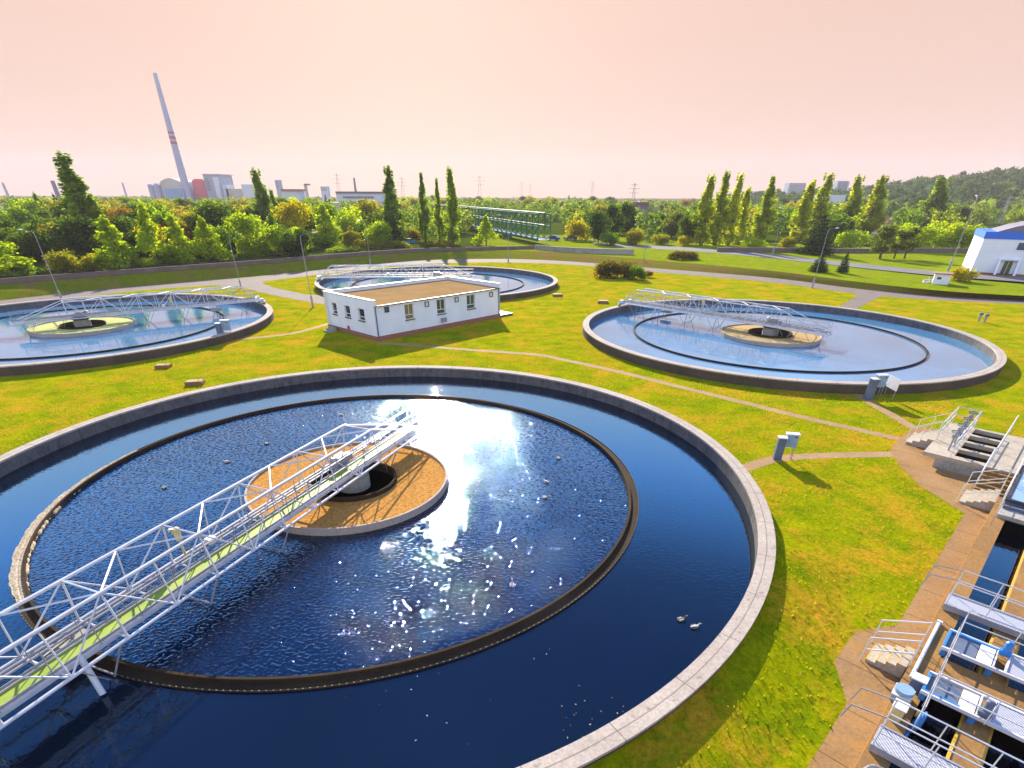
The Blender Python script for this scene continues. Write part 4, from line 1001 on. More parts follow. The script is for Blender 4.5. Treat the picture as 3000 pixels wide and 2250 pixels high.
def mass(name, places, label, n_leaf=150, size=1.5, leaf='distant'):
    base = []
    for s_ in range(5):
        L, H, Wd = lobes_for('round', np.random.default_rng(500+s_)); me = leaf_mesh('tmp', L, n_leaf, size, LEAF['distant'], 700+s_)
        v = np.zeros(len(me.vertices)*3, np.float32); me.vertices.foreach_get('co', v); t = np.zeros(len(me.vertices), np.float32); me.attributes['tone'].data.foreach_get('value', t)
        base.append((v.reshape(-1, 3)/10, t[::4])); bpy.data.meshes.remove(me)
    VV = []; TT = []
    for x, y, z, h, w in places:
        v, t = base[random.randrange(5)]; a = random.random()*6.28; c, s_ = math.cos(a), math.sin(a); k = np.array([w, w, h])
        r = np.stack([v[:, 0]*c-v[:, 1]*s_, v[:, 0]*s_+v[:, 1]*c, v[:, 2]], 1)*k+np.array([x, y, z]); VV.append(r); TT.append(np.clip(t*.55+.5*random.random()**1.3, 0, 1))
    me = mesh_np(name, np.concatenate(VV), np.concatenate(TT), LEAF[leaf]); o = bpy.data.objects.new(name, me); COL.objects.link(o); tag(o, label, 'wood', kind='stuff')
pl = []
for i in range(620):
    k = random.randrange(len(HR)); x, y, z = hill_z(k, .08+.7*random.random()); h = 8+6*random.random(); pl.append((x+random.uniform(-14, 14), y+random.uniform(-8, 8), z-1, h, h*1.2))
mass('hill_forest', pl, 'far forest covering the hill at the right', 190, 1.4, 'hill')
pl = []
for i in range(900):
    D = 420+900*random.random()**1.5; u = random.uniform(-200, 2900); p = at_dist(u, 590, D); h = 6+5*random.random(); pl.append((p.x, D, 0, h, h*1.35))
mass('far_forest', pl, 'low belt of far trees along the horizon', 90, 1.9)
pl = []
for i in range(2600):
    u = random.uniform(-120, 2300) if i % 3 else random.uniform(2250, 3060); vb = random.choice((random.uniform(604, 640), random.uniform(625, 690), random.uniform(660, 795 if u < 500 else 760)))
    if vb > 790-.075*max(u, 0)-(8 if u < 900 else 0): continue
    if any(a <= u <= b and c <= vb <= d for a, b, c, d in OPEN) or (u > 1560 and vb > 700-(0 if u < 2250 else 0)) or (u > 1330 and vb > 715): continue
    if 1850 < u < 1960 and vb > 605 and vb < 650: continue
    p = at(u, vb, ZC); h = (1.2+1.3*random.random() if vb > 715 else 2.4+3.6*random.random()); pl.append((p.x, p.y, ZC-.3, h, h*2.1))
mass('undergrowth', pl, 'low thicket filling the floor of the wood', 130, 1.25)
pl = []
for i in range(900):
    u = random.uniform(900, 3080) if i % 4 else random.uniform(-100, 900); vb = random.uniform(600, 652) if i % 3 else random.uniform(640, 704)
    if any(a <= u <= b and c <= vb <= d for a, b, c, d in OPEN) or (u < 1700 and vb > 690) or (2790 < u and vb > 668) or (u < 900 and vb > 640): continue
    if (1850 < u < 1960 and 600 < vb < 690) or (2525 < u < 2640 and 640 < vb < 720): continue
    p = at(u, vb, ZC); h = 5.5+4.5*random.random(); pl.append((p.x, p.y, ZC-.2, h, h*1.25))
mass('wood_mass', pl, 'closed canopy of the wood beyond the road', 330, 1.0)
# ------------------------------------------------------------------ far buildings
def far_box(root, name, u0, u1, vt, D, mat, depth=None, zb=0, vb=None, dd=0):
    a = at_dist(u0, vt, D+dd); b = at_dist(u1, vt, D+dd); z1 = (a.z+b.z)/2; w = b.x-a.x; dp = depth or w*.7
    if vb is not None: zb = at_dist((u0+u1)/2, vb, D+dd).z
    o = root.location; return MB().box((((a.x+b.x)/2)-o.x, D+dd+dp/2-o.y, (z1+zb)/2-o.z), (w, dp, z1-zb)).build(name, mat, root)
def far_windows(root, D, u0, u1, v0, v1, nx, ny, mat, gap=.45):
    o = root.location; m = MB()
    a = at_dist(u0, v0, D); b = at_dist(u1, v1, D)
    for i in range(nx):
        for j in range(ny):
            x = a.x+(b.x-a.x)*(i+.5)/nx; z = b.z+(a.z-b.z)*(j+.5)/ny
            m.box((x-o.x, D-.1-o.y, z-o.z), ((b.x-a.x)/nx*(1-gap), .3, (a.z-b.z)/ny*(1-gap)))
    return m.build('window_band', mat, root)
M['f_grey'] = simple('factory_cladding', (.40, .40, .47), (.33, .33, .40), .05, .8); M['f_blue'] = simple('factory_blue_cladding', (.22, .33, .50), (.18, .28, .44), .05, .8)
M['f_tan'] = simple('factory_tan_cladding', (.52, .45, .36), (.44, .38, .3), .05, .8); M['f_red'] = simple('factory_red_cladding', (.62, .10, .12), (.54, .08, .10), .05, .8); M['f_white'] = simple('pale_render', (.66, .66, .68), (.56, .56, .58), .05, .8)
M['f_roof'] = simple('red_tile_roof', (.36, .15, .09), (.28, .11, .07), .1, .9); M['f_dark'] = simple('dark_facade', (.20, .17, .20), (.14, .12, .15), .05, .8)
D = 880
fac = empty('power_station', at_dist(530, 575, D).to_2d().to_3d(), 0, 'grey and red factory complex with silos on the left horizon', 'factory')
for u0, u1, vt in ((431, 447, 539), (448, 466, 537)):
    a = at_dist(u0, vt, D); b = at_dist(u1, vt, D); r = (b.x-a.x)/2; o = fac.location
    MB().lathe([(r, 0), (r, a.z*.93), (r*.6, a.z), (0, a.z*1.01)], 20, c=((a.x+b.x)/2-o.x, D-o.y, 0)).build('silo', M['f_grey'], fac)
far_box(fac, 'blue_hall', 466, 490, 536, D, M['f_blue'], 30)
a = at_dist(476, 532, D); b = at_dist(534, 532, D); tz = at_dist(505, 522, D).z; o = fac.location
vs = []; N = 10
for y in (0, 45):
    for i in range(N+1): t = i/N; vs.append((a.x+(b.x-a.x)*t-o.x, D-6+y-o.y, a.z+(tz-a.z)*math.sin(math.pi*t)))
    vs += [(b.x-o.x, D-6+y-o.y, 0), (a.x-o.x, D-6+y-o.y, 0)]
K = N+3; MB().add(vs, [tuple(range(K)), tuple(range(2*K-1, K-1, -1))]+[(i, (i+1) % K, K+(i+1) % K, K+i) for i in range(K)]).build('domed_hall', M['f_tan'], fac)
far_box(fac, 'low_block', 480, 534, 552, D, M['f_blue'], 8, dd=-16); far_box(fac, 'red_block', 560, 596, 528, D, M['f_red'], 25); far_box(fac, 'red_penthouse', 566, 582, 524, D, M['f_red'], 12, vb=528.5, dd=3)
far_box(fac, 'tower_block', 593, 640, 511, D, M['f_grey'], 40); far_box(fac, 'tower_roof', 591, 642, 509, D, M['f_white'], 44, vb=511.5, dd=-2); far_box(fac, 'stair_tower', 622, 634, 519, D, M['f_white'], 6, dd=-7)
far_box(fac, 'boiler_base', 533, 562, 535, D, M['f_grey'], 30, dd=4); far_box(fac, 'annex', 641, 664, 541, D, M['f_white'], 20); far_box(fac, 'long_shed', 660, 706, 553, D, M['f_tan'], 20)
far_windows(fac, D-1, 598, 620, 520, 560, 2, 6, M['f_dark'])
def chimney(u, vb, vt, ut, D, r0, r1, mat, bands, label, name='chimney'):
    p = at_dist(u, vb, D); p.z = 0; z = top_z(p, ut, vt); root = empty(name, p, 0, label, 'chimney')
    MB().tube((0, 0, 0), (0, 0, z), r0, r1, 20).build('shaft', mat, root)
    for f0, f1 in bands:
        ra = r0+(r1-r0)*f0+.12; rb = r0+(r1-r0)*f1+.12; MB().tube((0, 0, z*f0), (0, 0, z*f1), ra, rb, 20).build('red_band', M['red'], root)
    return z
ZCH = chimney(548, 560, 215, 465, D-8, 5.4, 2.3, M['f_grey'], ((.485, .505), (.525, .545), (.565, .58)), 'very tall grey chimney with red bands above the factory')
chimney(165, 560, 529, 148, 700, 2.6, 1.9, M['f_dark'], (), 'dark brick chimney at the left horizon')
chimney(18, 560, 535, 9, 900, 2.2, 1.4, M['f_grey'], (), 'thin pale chimney at the far left horizon')
chimney(366, 560, 535, 357, 900, 1.5, 1.0, M['f_grey'], (), 'thin pale stack left of the factory silos')
chimney(1042, 560, 521, 1037, 800, 1.7, 1.1, M['f_dark'], (), 'slim dark stack above the long office block')
def block(name, u0, u1, vt, D, mat, label, cat='building', vr=None, depth=None, win=None, roofmat=None):
    root = empty(name, at_dist((u0+u1)/2, 570, D).to_2d().to_3d(), 0, label, cat)
    far_box(root, 'wall', u0, u1, vt, D, mat, depth)
    if vr is not None: far_box(root, 'roof', u0-1, u1+1, vr, D, roofmat or M['f_roof'], (depth or 12)+2, vb=vt-.3, dd=-1)
    if win: far_windows(root, D, *win)
block('apartment_tower', 804, 820, 527, 900, M['f_grey'], 'pale tower block right of the solitary poplar', win=(806, 818, 530, 552, 3, 6, M['f_dark']))
block('water_tower', 890, 898, 543, 850, M['f_tan'], 'small round-headed water tower on the horizon', 'tower', 538)
block('apartment_block', 938, 960, 546, 850, M['f_white'], 'small white block right of the water tower', win=(940, 958, 548, 560, 4, 3, M['f_dark']))
block('factory_shed', 706, 752, 540, 860, M['f_white'], 'plain white shed right of the factory', depth=30)
block('warehouse', 823, 874, 560, 560, M['f_white'], 'low pale warehouse with a brown roof', vr=554, depth=16)
block('tower_block', 2314, 2362, 536, 800, M['f_grey'], 'wide tower block left of the poplar pair', win=(2317, 2359, 539, 560, 8, 6, M['f_tan']))
block('tower_block', 2456, 2488, 530, 800, M['f_grey'], 'narrow tower block right of the poplar pair', win=(2459, 2485, 533, 556, 5, 7, M['f_dark']))
block('tower_block', 2440, 2452, 541, 850, M['f_blue'], 'small bluish block between the poplar tips')
block('white_hall', 2428, 2480, 571, 420, M['f_white'], 'white low hall behind the right poplars', depth=20)
block('shed', 1855, 1902, 597, 330, M['f_dark'], 'dark shed with a red roof beyond the road', vr=591, depth=8)
block('shed', -20, 58, 604, 300, M['f_white'], 'white flat shed at the left edge behind the trees', vr=597, depth=14, roofmat=M['f_tan'])
block('shed', -20, 40, 622, 250, M['f_white'], 'long white greenhouse at the left edge', depth=8)
of = empty('office_block', at_dist(1040, 590, 420).to_2d().to_3d(), 0, 'long white office block with dark window bands and a dark flat roof', 'building')
far_box(of, 'upper_storey', 984, 1118, 566, 420, M['f_white'], 18, vb=591); far_box(of, 'lower_storey', 1040, 1118, 590.8, 420, M['f_white'], 16, dd=.6); far_box(of, 'low_wing', 962, 1041, 593, 420, M['f_tan'], 14, dd=1)
far_box(of, 'roof', 982, 1120, 561, 420, M['f_dark'], 19, vb=566.3, dd=-.5); far_windows(of, 420, 1004, 1096, 574, 582, 14, 1, M['f_dark'], .25); far_windows(of, 420.6, 1048, 1092, 590.5, 597.5, 8, 1, M['f_dark'], .3)
def house(u0, u1, vb, vt, D, label):
    a = at_dist(u0, vb, D); b = at_dist(u1, vb, D); root = empty('house', (a.x, D, 0), .25, label, 'house'); w = b.x-a.x; h = max(3, at_dist(u0, vt, D).z)
    MB().box((w/2, 4, h*.3), (w, 8, h*.6)).build('wall', M['f_white'], root)
    MB().add([(-.4, -.4, h*.6), (w+.4, -.4, h*.6), (w+.4, 8.4, h*.6), (-.4, 8.4, h*.6), (-.4, 4, h), (w+.4, 4, h)], [(0, 1, 5, 4), (2, 3, 4, 5), (0, 4, 3), (1, 2, 5), (0, 3, 2, 1)]).build('roof', M['f_roof'], root)
    m = MB()
    for i in range(3): m.box((w*(.2+.3*i), -.02, h*.33), (.9, .1, 1.1))
    m.build('window', M['f_dark'], root)
house(2556, 2588, 680, 655, 205, 'red roofed white house left of the brown tree clump'); house(2590, 2622, 662, 633, 240, 'second red roofed house behind the first')
# pylons
def pylon(u, vb, vt, D, label):
    p = at_dist(u, vb, D); p.z = 0; h = top_z(p, u, vt); root = empty('pylon', p, 0, label, 'pylon', 'power pylons on the horizon')
    m = MB(); w = h*.09
    for sx in (-1, 1):
        for sy in (-1, 1): m.tube((sx*w, sy*w, 0), (sx*w*.12, sy*w*.12, h), .12, .07, 4)
    for i in range(7):
        z0 = h*i/7; z1 = h*(i+1)/7; a = w*(1-.88*i/7); b = w*(1-.88*(i+1)/7)
        m.tube((-a, -a, z0), (b, -b, z1), .05, n=4); m.tube((a, -a, z0), (-b, -b, z1), .05, n=4)
    m.build('mast', M['galv'], root)
    m = MB()
    for f, l in ((.72, .16), (.84, .2), (.95, .13)): m.bar((-h*l, 0, h*f), (h*l, 0, h*f), .18, .18)
    m.build('cross_arm', M['galv'], root)
for u, vt, D, lab in ((995, 508, 700, 'lattice pylon left of the double topped poplar'), (1181, 519, 700, 'lattice pylon right of the double topped poplar'), (1406, 514, 720, 'lattice pylon right of the bridge poplars'), (1528, 531, 900, 'small far pylon, left of a pair'), (1553, 536, 900, 'small far pylon, right of a pair'), (1734, 532, 800, 'far pylon above the middle of the wood'), (1856, 536, 420, 'pylon with wide arms above the dark shed'), (2960, 575, 330, 'lattice pylon on the slope of the wooded hill')):
    pylon(u, 575, vt, D, lab)
# ------------------------------------------------------------------ green pipe bridge over the river
def green_bridge():
    zd = 2.4; a = at(1612, 703, zd); b = at(1290, 640, zd)
    d = b-a; L = d.length; root = empty('truss_bridge', a, math.atan2(d.y, d.x), 'long green lattice truss bridge leading to the road', 'bridge')
    h = top_z(a, 1648, 629)-zd; hm = h*.52; Wd = 3.6
    for y in (0, Wd):
        m = MB(); n = int(L/5.0); k = L/n
        for z, q in ((0, .6), (hm, .36), (h, .4)): m.bar((0, y, z), (L, y, z), .34, q)
        for i in range(n+1):
            m.bar((i*k, y, 0), (i*k, y, h), .2, .2)
            if i < n:
                m.tube((i*k, y, 0), ((i+1)*k, y, hm), .085, n=4); m.tube(((i+1)*k, y, 0), (i*k, y, hm), .085, n=4); m.tube((i*k, y, hm), ((i+1)*k, y, h), .085, n=4); m.tube(((i+1)*k, y, hm), (i*k, y, h), .085, n=4)
        m.build('side_truss', M['green_steel'], root)
    m = MB()
    for i in range(int(L/4.4)): m.bar((i*4.4, .15, h), (i*4.4, Wd-.15, h), .14, .14)
    m.build('top_bracing', M['green_steel'], root)
    MB().box((L/2, Wd/2, .0), (L, Wd-.5, .18)).build('deck', M['f_white'], root)
    for z in (hm+.3, h+.25): MB().tube((0, Wd/2, z), (L, Wd/2, z), .26, n=10).build('pipe', M['green_steel'], root)
    for x in (L*.22, L*.55, L*.9): MB().box((x, Wd/2, -zd/2-.2), (1.2, Wd-.4, zd)).build('pier', M['conc'], root)
green_bridge()
br = empty('barrier_gate', at(1684, 703, ZC), 0, 'white barrier pole raised at a slant by the bridge end', 'barrier')
e = at_dist(1658, 662, at(1684, 703, ZC).y)-br.location
MB().box((0, 0, .5), (.4, .3, 1.0)).build('post', M['f_white'], br); MB().tube((0, 0, .9), (e.x, e.y, e.z), .16, .09, 8).build('arm', M['white_paint'], br)
def make_car(mat, label, p, rz):
    r = empty('parked_car', p, rz, label, 'car')
    prof = [(-2.1, .35), (-2.12, .8), (-1.95, .95), (-1.5, 1.0), (-1.05, 1.42), (.35, 1.45), (1.0, 1.0), (1.9, .88), (2.1, .7), (2.1, .35)]
    def ext(pr, w): n = len(pr); return [(x, -w, z) for x, z in pr]+[(x, w, z) for x, z in pr], [tuple(range(n)), tuple(range(2*n-1, n-1, -1))]+[(i, n+i, n+(i+1) % n, (i+1) % n) for i in range(n)]
    MB().add(*ext(prof, .85)).build('body', mat, r)
    MB().add(*ext([(-1.4, 1.02), (-1.02, 1.36), (.3, 1.38), (.85, 1.02)], .865)).build('window', M['glass'], r)
    MB().add([(.42, -.7, 1.42), (.42, .7, 1.42), (1.0, .76, 1.02), (1.0, -.76, 1.02)], [(0, 1, 2, 3)]).build('windscreen', M['glass'], r)
    for x in (-1.3, 1.3):
        for y in (-.8, .8):
            w = MB().tube((x, y-.1, .32), (x, y+.1, .32), .32, n=14).build('wheel', M['tyre'], r); MB().tube((x, y-.11, .32), (x, y+.11, .32), .17, n=10).build('rim', M['galv'], w)
    for y in (-.6, .6): MB().box((2.1, y, .68), (.05, .3, .14)).build('headlight', M['white_paint'], r); MB().box((-2.12, y, .78), (.05, .25, .14)).build('tail_light', M['red'], r)
make_car(M['car_blue'], 'blue car at the end of the green bridge', at(1619, 705, ZC+.05), 2.8)
make_car(M['car_blue'], 'blue car on the road right of the bridge end, beside the barrier', at(1671, 704, ZC+.05), 2.95)
make_car(M['car_teal'], 'teal car half hidden behind the golden bushes', at(1200, 716, ZC), .3)
make_car(M['f_white'], 'white van-like car far off by the hill foot, left one', at(2826, 634, ZC), 0); make_car(M['f_white'], 'white car far off by the hill foot, right one', at(2846, 634, ZC), 0)
MP = [((1955, 716), 'white marker post by the ball shaped bush right of the road lamp'), ((1740, 706), 'grey post in front of the tall dark tree')]
for (u, v), lab in MP:
    r = empty('marker_post', at(u, v, ZC), 0, lab, 'post'); MB().box((0, 0, .6), (.5, .3, 1.2)).build('post', M['white_paint'], r); MB().box((0, 0, 1.25), (.56, .36, .1)).build('cap', M['galv'], r)
# ------------------------------------------------------------------ blue and white building
def blue_white():
    F = at(2840, 802, .9); q = at(3000, 811, .9); ex = (q-F).normalized(); ey = Vector((-ex.y, ex.x, 0)); H = top_z(F, 2874, 678)-.9
    root = empty('workshop_building', F, math.atan2(ex.y, ex.x), 'white building with a bright blue band under the roof at the right edge', 'building')
    LX = 26; hb = H*.84; k2 = at(2817, 781, .9)-F; LY = k2.dot(ey); sk = k2.dot(ex)
    poly = [(0, 0), (LX, 0), (LX, LY), (sk, LY)]
    MB().prism(poly, .35, hb).build('wall', M['plaster'], root)
    MB().prism([(-.04, -.04), (LX+.04, -.04), (LX+.04, LY+.04), (sk-.05, LY+.04)], -.4, .35).build('plinth', M['brick'], root)
    MB().prism([(-.12, -.1), (LX+.1, -.1), (LX+.1, LY+.1), (sk-.15, LY+.1)], hb, H).build('blue_fascia', M['f_bluefascia'], root)
    m = MB(); n = 10; vs = []
    for y in (.4, LY-.4):
        for i in range(n+1): t = i/n; vs.append((1.5+(LX-2)*t, y, H+2.2*math.sin(math.pi*t)**.8))
    m.add(vs, [(i, i+1, n+2+i, n+1+i) for i in range(n)]+[tuple(range(n+1)), tuple(range(2*n+1, n, -1))]).build('curved_roof', M['f_dark'], root)
    def wl(u, v): w = at_wall(u, v, F, q)-F; return w.dot(ex), w.z
    x0, z1 = wl(2985, 709); x1, z0 = wl(3000, 735)
    wf = MB().box((x0+1.1, 0, (z0+z1)/2), (2.2, .12, z1-z0)).build('window', M['frame'], root); MB().box((x0+1.1, -.05, (z0+z1)/2), (2.0, .08, z1-z0-.2)).build('pane', M['glass_blue'], wf)
    for i in range(4):
        wf = MB().box((x0+1.1+3.6*(i+1), 0, (z0+z1)/2), (2.2, .12, z1-z0)).build('window', M['frame'], root); MB().box((x0+1.1+3.6*(i+1), -.05, (z0+z1)/2), (2.0, .08, z1-z0-.2)).build('pane', M['glass_blue'], wf)
    xa, zt = wl(2935, 758); xb, _ = wl(2985, 762)
    for x in (xa-.2, xb+.1):
        MB().add([(x-.15, 0, .2), (x-.15, 0, zt), (x-.15, -.5, zt), (x-.15, -1.6, .2), (x+.15, 0, .2), (x+.15, 0, zt), (x+.15, -.5, zt), (x+.15, -1.6, .2)], [(0, 1, 2, 3), (7, 6, 5, 4), (0, 4, 5, 1), (1, 5, 6, 2), (2, 6, 7, 3), (3, 7, 4, 0)]).build('buttress', M['plaster'], root)
    d = MB().box(((xa+xb)/2, -.03, 1.25), (1.2, .12, 2.1)).build('door', M['glass_green'], root); MB().box(((xa+xb)/2, -.1, 1.25), (.06, .04, 2.1)).build('door_bar', M['frame'], d)
    MB().box(((xa+xb)/2, -.35, zt-.1), (xb-xa+.1, .7, .14)).build('canopy', M['plaster'], root)
M['f_bluefascia'] = simple('bright_blue_fascia', (.01, .13, .62), (.01, .11, .54), .3, .5)
blue_white()
# ------------------------------------------------------------------ distribution chamber (local frame: s to the right, t away)
def rail_run(root, pts, h=1.05, r=.024, name='handrail', mat='white_paint', sp=1.5, mids=(.5,)):
    m = MB()
    for a, b in zip(pts, pts[1:]):
        a, b = Vector(a), Vector(b); k = max(1, round((b-a).length/sp))
        for i in range(k+1): p = a.lerp(b, i/k); m.tube(p, p+Vector((0, 0, h)), r*.9, n=6)
        for f in (1.0,)+tuple(mids): m.tube(a+Vector((0, 0, h*f)), b+Vector((0, 0, h*f)), r, n=6)
    return m.build(name, M[mat], root)
RZ = R_(45)
def L2(t, s, z=0): return (t, -s, z)      # local axes of a root turned by 45 degrees: +x = away (t), -y = right (s)
def chamber():
    zt = .75; t0, t1, s0, s1 = 36.6, 43.2, -3.7, .9
    root = empty('distribution_chamber', st(-3.0, 36.6), RZ, 'pale concrete distribution chamber with four open channels and handwheels', 'concrete chamber')
    def P(t, s, z=0): return (t-36.6, -(s+3.0), z)
    def bx(m, ta, tb, sa, sb, za, zb): m.box((((ta+tb)/2)-36.6, -((sa+sb)/2+3.0), (za+zb)/2), (tb-ta, sb-sa, zb-za))
    SL0, SL1 = -2.34, -.88; w = MB()
    slots = [(37.12, 38.4), (38.72, 39.92), (40.24, 41.4), (41.72, 42.88)]
    # deck: left part, right part, and the bars between the channels
    d = MB(); bx(d, t0, t1, s0, SL0, zt-.22, zt); bx(d, t0, t1, SL1, s1, zt-.22, zt)
    cur = t0
    for a, b in slots+[(t1, t1)]:
        if a-cur > .02: bx(d, cur, a, SL0, SL1, zt-.222, zt-.003)
        cur = b
    d.build('deck_slab', M['conc_deck'], root)
    bx(w, t0+.03, t0+.3, s0+.65, s1-.02, -.05, zt-.22); bx(w, t1-.3, t1-.03, s0+.65, s1-.02, -.05, zt-.22); bx(w, t0+.3, t1-.3, s0+.65, s0+.95, -.05, zt-.22); bx(w, t0+.3, t1-.3, s1-.3, s1-.02, -.05, zt-.22)
    w.build('wall', M['conc'], root); w = MB()
    for (a, b), (c, e) in zip(slots, slots[1:]): bx(w, b+.06, c-.06, SL0-.2, SL1+.2, -.05, zt-.225)
    bx(w, t0+.31, t0+.45, SL0-.2, SL1+.2, -.05, zt-.225); bx(w, t1-.28, t1-.31, SL0-.2, SL1+.2, -.05, zt-.225)
    w.build('channel_wall', M['trough'], root)
    wa = MB(); bx(wa, t0+.3, t1-.3, s0+.95, s1-.3, .03, .05); wa.build('channel_water', M['water_black'], root)
    rail_run(root, [P(t0+2.6, s0+.08, zt), P(t1-.05, s0+.08, zt), P(t1-.05, SL0-.1, zt)]); rail_run(root, [P(t0+.1, SL0-.12, zt), P(t1-.1, SL0-.12, zt)]); rail_run(root, [P(t0+.1, SL1+.12, zt), P(t1+.6, SL1+.12, zt)]); rail_run(root, [P(t0+.1, s1-.1, zt), P(t1+.6, s1-.1, zt)])
    for a, b in slots:
        t = (a+b)/2; m = MB(); x, y, z = P(t, SL0-.42, zt)
        m.tube((x, y, z), (x, y, z+.85), .05, n=8); m.box((x, y, z+.85), (.22, .22, .18)); m.tube((x, y, z+.9), (x, y, z+1.3), .025, n=6)
        v = m.build('sluice_valve', M['galv'], root)
        h = MB(); k = 16
        for i in range(k): a0, a1 = 6.283*i/k, 6.283*(i+1)/k; h.tube((x+.26*math.cos(a0), y+.26*math.sin(a0), z+1.08), (x+.26*math.cos(a1), y+.26*math.sin(a1), z+1.08), .022, n=5)
        for i in range(4): a0 = 1.57*i; h.tube((x, y, z+1.08), (x+.26*math.cos(a0), y+.26*math.sin(a0), z+1.08), .016, n=5)
        h.build('handwheel', M['grey_paint'], v)
    # steps on the left and towards the camera
    n = 4
    for i in range(n): m = MB(); bx(m, 39.4, 41.6, s0-.34*(n-1-i)-.36, s0-.34*(n-1-i)-.02, -.02, zt*(i+1)/(n+1)); m.build('step', M['conc_deck'], root)
    for t in (39.35, 41.65):
        m = MB(); a = Vector(P(t, s0-1.35, 0)); b = Vector(P(t, s0, zt))
        for f in (1.0, .55): m.tube(a+Vector((0, 0, f)), b+Vector((0, 0, f)), .024)
        for q in (0, .5, 1): p = a.lerp(b, q); m.tube(p, p+Vector((0, 0, 1)), .02)
        m.build('stair_rail', M['cream'], root)
    for i in range(5): m = MB(); bx(m, t0-.34*(5-i)-.02, t0-.34*(4-i)-.02, -.88, .9, -.02, zt*(i+1)/6); m.build('step', M['conc_rust'], root)
    m = MB()
    for s in (-.82, .85):
        a = Vector(P(t0-1.9, s, 0)); b = Vector(P(t0, s, zt))
        for f in (1.0, .55): m.tube(a+Vector((0, 0, f)), b+Vector((0, 0, f)), .035)
        for q in (0, .5, 1): p = a.lerp(b, q); m.tube(p, p+Vector((0, 0, 1)), .02)
    m.build('stair_rail', M['white_paint'], root)
chamber()
# ------------------------------------------------------------------ channel basin with gangways
ZB = .62
def basin():
    root = empty('channel_basin', st(.25, 8), RZ, 'rust stained concrete basin with dark water channels at the right edge', 'basin')
    def bx(m, ta, tb, sa, sb, za, zb): m.box((((ta+tb)/2)-8, -((sa+sb)/2-.25), (za+zb)/2), (tb-ta, sb-sa, zb-za))
    m = MB(); bx(m, 4, 33.2, .25, .86, -.05, ZB); m.build('outer_wall', M['conc_rust'], root)
    m = MB(); bx(m, 4, 33.2, 1.9, 2.5, -.05, ZB-.02); m.build('middle_wall', M['conc_rust'], root)
    m = MB(); bx(m, 4, 33.2, 3.6, 4.2, -.05, ZB-.02); m.build('inner_wall', M['conc_rust'], root)
    m = MB(); bx(m, 16.95, 18.35, .86, 1.9, -.05, ZB-.01); bx(m, 16.95, 18.35, 2.5, 3.6, -.05, ZB-.01); m.build('cross_slab', M['conc_rust'], root)
    m = MB(); bx(m, 33.0, 33.2, .86, 3.6, -.05, ZB-.04); m.build('end_wall', M['conc_rust'], root)
    for sa, sb in ((1.84, 1.9), (2.5, 2.56)):
        m = MB(); bx(m, 4, 33, sa, sb, ZB-.16, ZB-.06); m.build('yellow_edge', M['yellow'], root)
    m = MB(); bx(m, 4, 33.0, .86, 1.9, .02, .045); bx(m, 4, 33.0, 2.5, 3.6, .02, .045); m.build('channel_water', M['water_black'], root)
    # stair down to the paving
    n = 4
    for i in range(n): m = MB(); bx(m, 17.25, 18.35, -.82+.26*i, -.56+.26*i, -.02, ZB*(i+1)/(n+1)); st3 = m.build('step', M['conc_deck'], root); m = MB(); bx(m, 17.25, 18.35, -.825+.26*i, -.79+.26*i, ZB*(i+1)/(n+1)-.05, ZB*(i+1)/(n+1)+.003); m.build('nosing', M['yellow'], st3)
    for t in (17.2, 18.4):
        m = MB(); a = Vector((t-8, 1.2, 0)); b = Vector((t-8, 0, ZB))
        for f in (1.0, .5): m.tube(a+Vector((0, 0, f)), b+Vector((0, 0, f)), .024)
        for q in (0, 1): p = a.lerp(b, q); m.tube(p, p+Vector((0, 0, 1)), .02)
        m.build('stair_rail', M['white_paint'], root)
    n = 5
    for i in range(n): m = MB(); bx(m, 32.6, 34.4, -1.05+.26*i, -.79+.26*i, -.02, ZB*(i+1)/(n+1)); m.build('step', M['conc_deck'], root)
    for t in (32.5, 34.5):
        m = MB(); a = Vector((t-8, 1.4, 0)); b = Vector((t-8, .05, ZB))
        for f in (1.0, .5): m.tube(a+Vector((0, 0, f)), b+Vector((0, 0, f)), .024)
        for q in (0, 1): p = a.lerp(b, q); m.tube(p, p+Vector((0, 0, 1)), .02)
        m.build('stair_rail', M['cream'], root)
    m = MB()
    rl_ = [((32.4, .45), (29.6, .45)), ((19.6, .95), (17.0, .95)), ((16.9, .95), (14.4, .95))]
    for (ta, sa), (tb, sb) in rl_: rail_run(root, [(ta-8, -(sa-.25), ZB), (tb-8, -(sb-.25), ZB)], 1.0, .016, mat='galv', sp=1.3)
    m = MB(); m.tube((16.6-8, -.18, ZB+.06), (20.2-8, -.18, ZB+.06), .055, n=10); m.box((20.15-8, -.18, ZB+.06), (.1, .16, .14)); m.build('supply_pipe', M['white_paint'], root)
basin()
def gangway(t0, t1, label, s0=.3, s1=7.0, z=.82):
    root = empty('gangway', st(s0, t0), RZ, label, 'gangway', 'grated gangways over the channels')
    Lw = s1-s0; w = t1-t0
    MB().box((w/2, -Lw/2, z), (w-.1, Lw, .05)).build('grating', M['grating'], root)
    m = MB()
    for x in (.03, w-.03): m.box((x, -Lw/2, z-.06), (.06, Lw, .22))
    m.build('side_beam', M['galv'], root)
    for k in range(2): m = MB(); m.box((w/2, -(.35+1.85*k), (z-.17+ZB)/2), (w*.9, .14, max(.03, z-.17-ZB))); m.build('bearer', M['galv'], root)
    for x in (.03, w-.03): rail_run(root, [(x, -.05, z), (x, -Lw, z)], 1.05, .02, sp=1.15)
    m = MB(); m.path([(.05, -.05, z+1.05), (.05, .75, z+.9), (.05, .85, z+.35)], .02); m.path([(w-.05, -.05, z+1.05), (w-.05, .75, z+.9), (w-.05, .85, z+.35)], .02); m.build('end_rail', M['galv'], root)
    return root
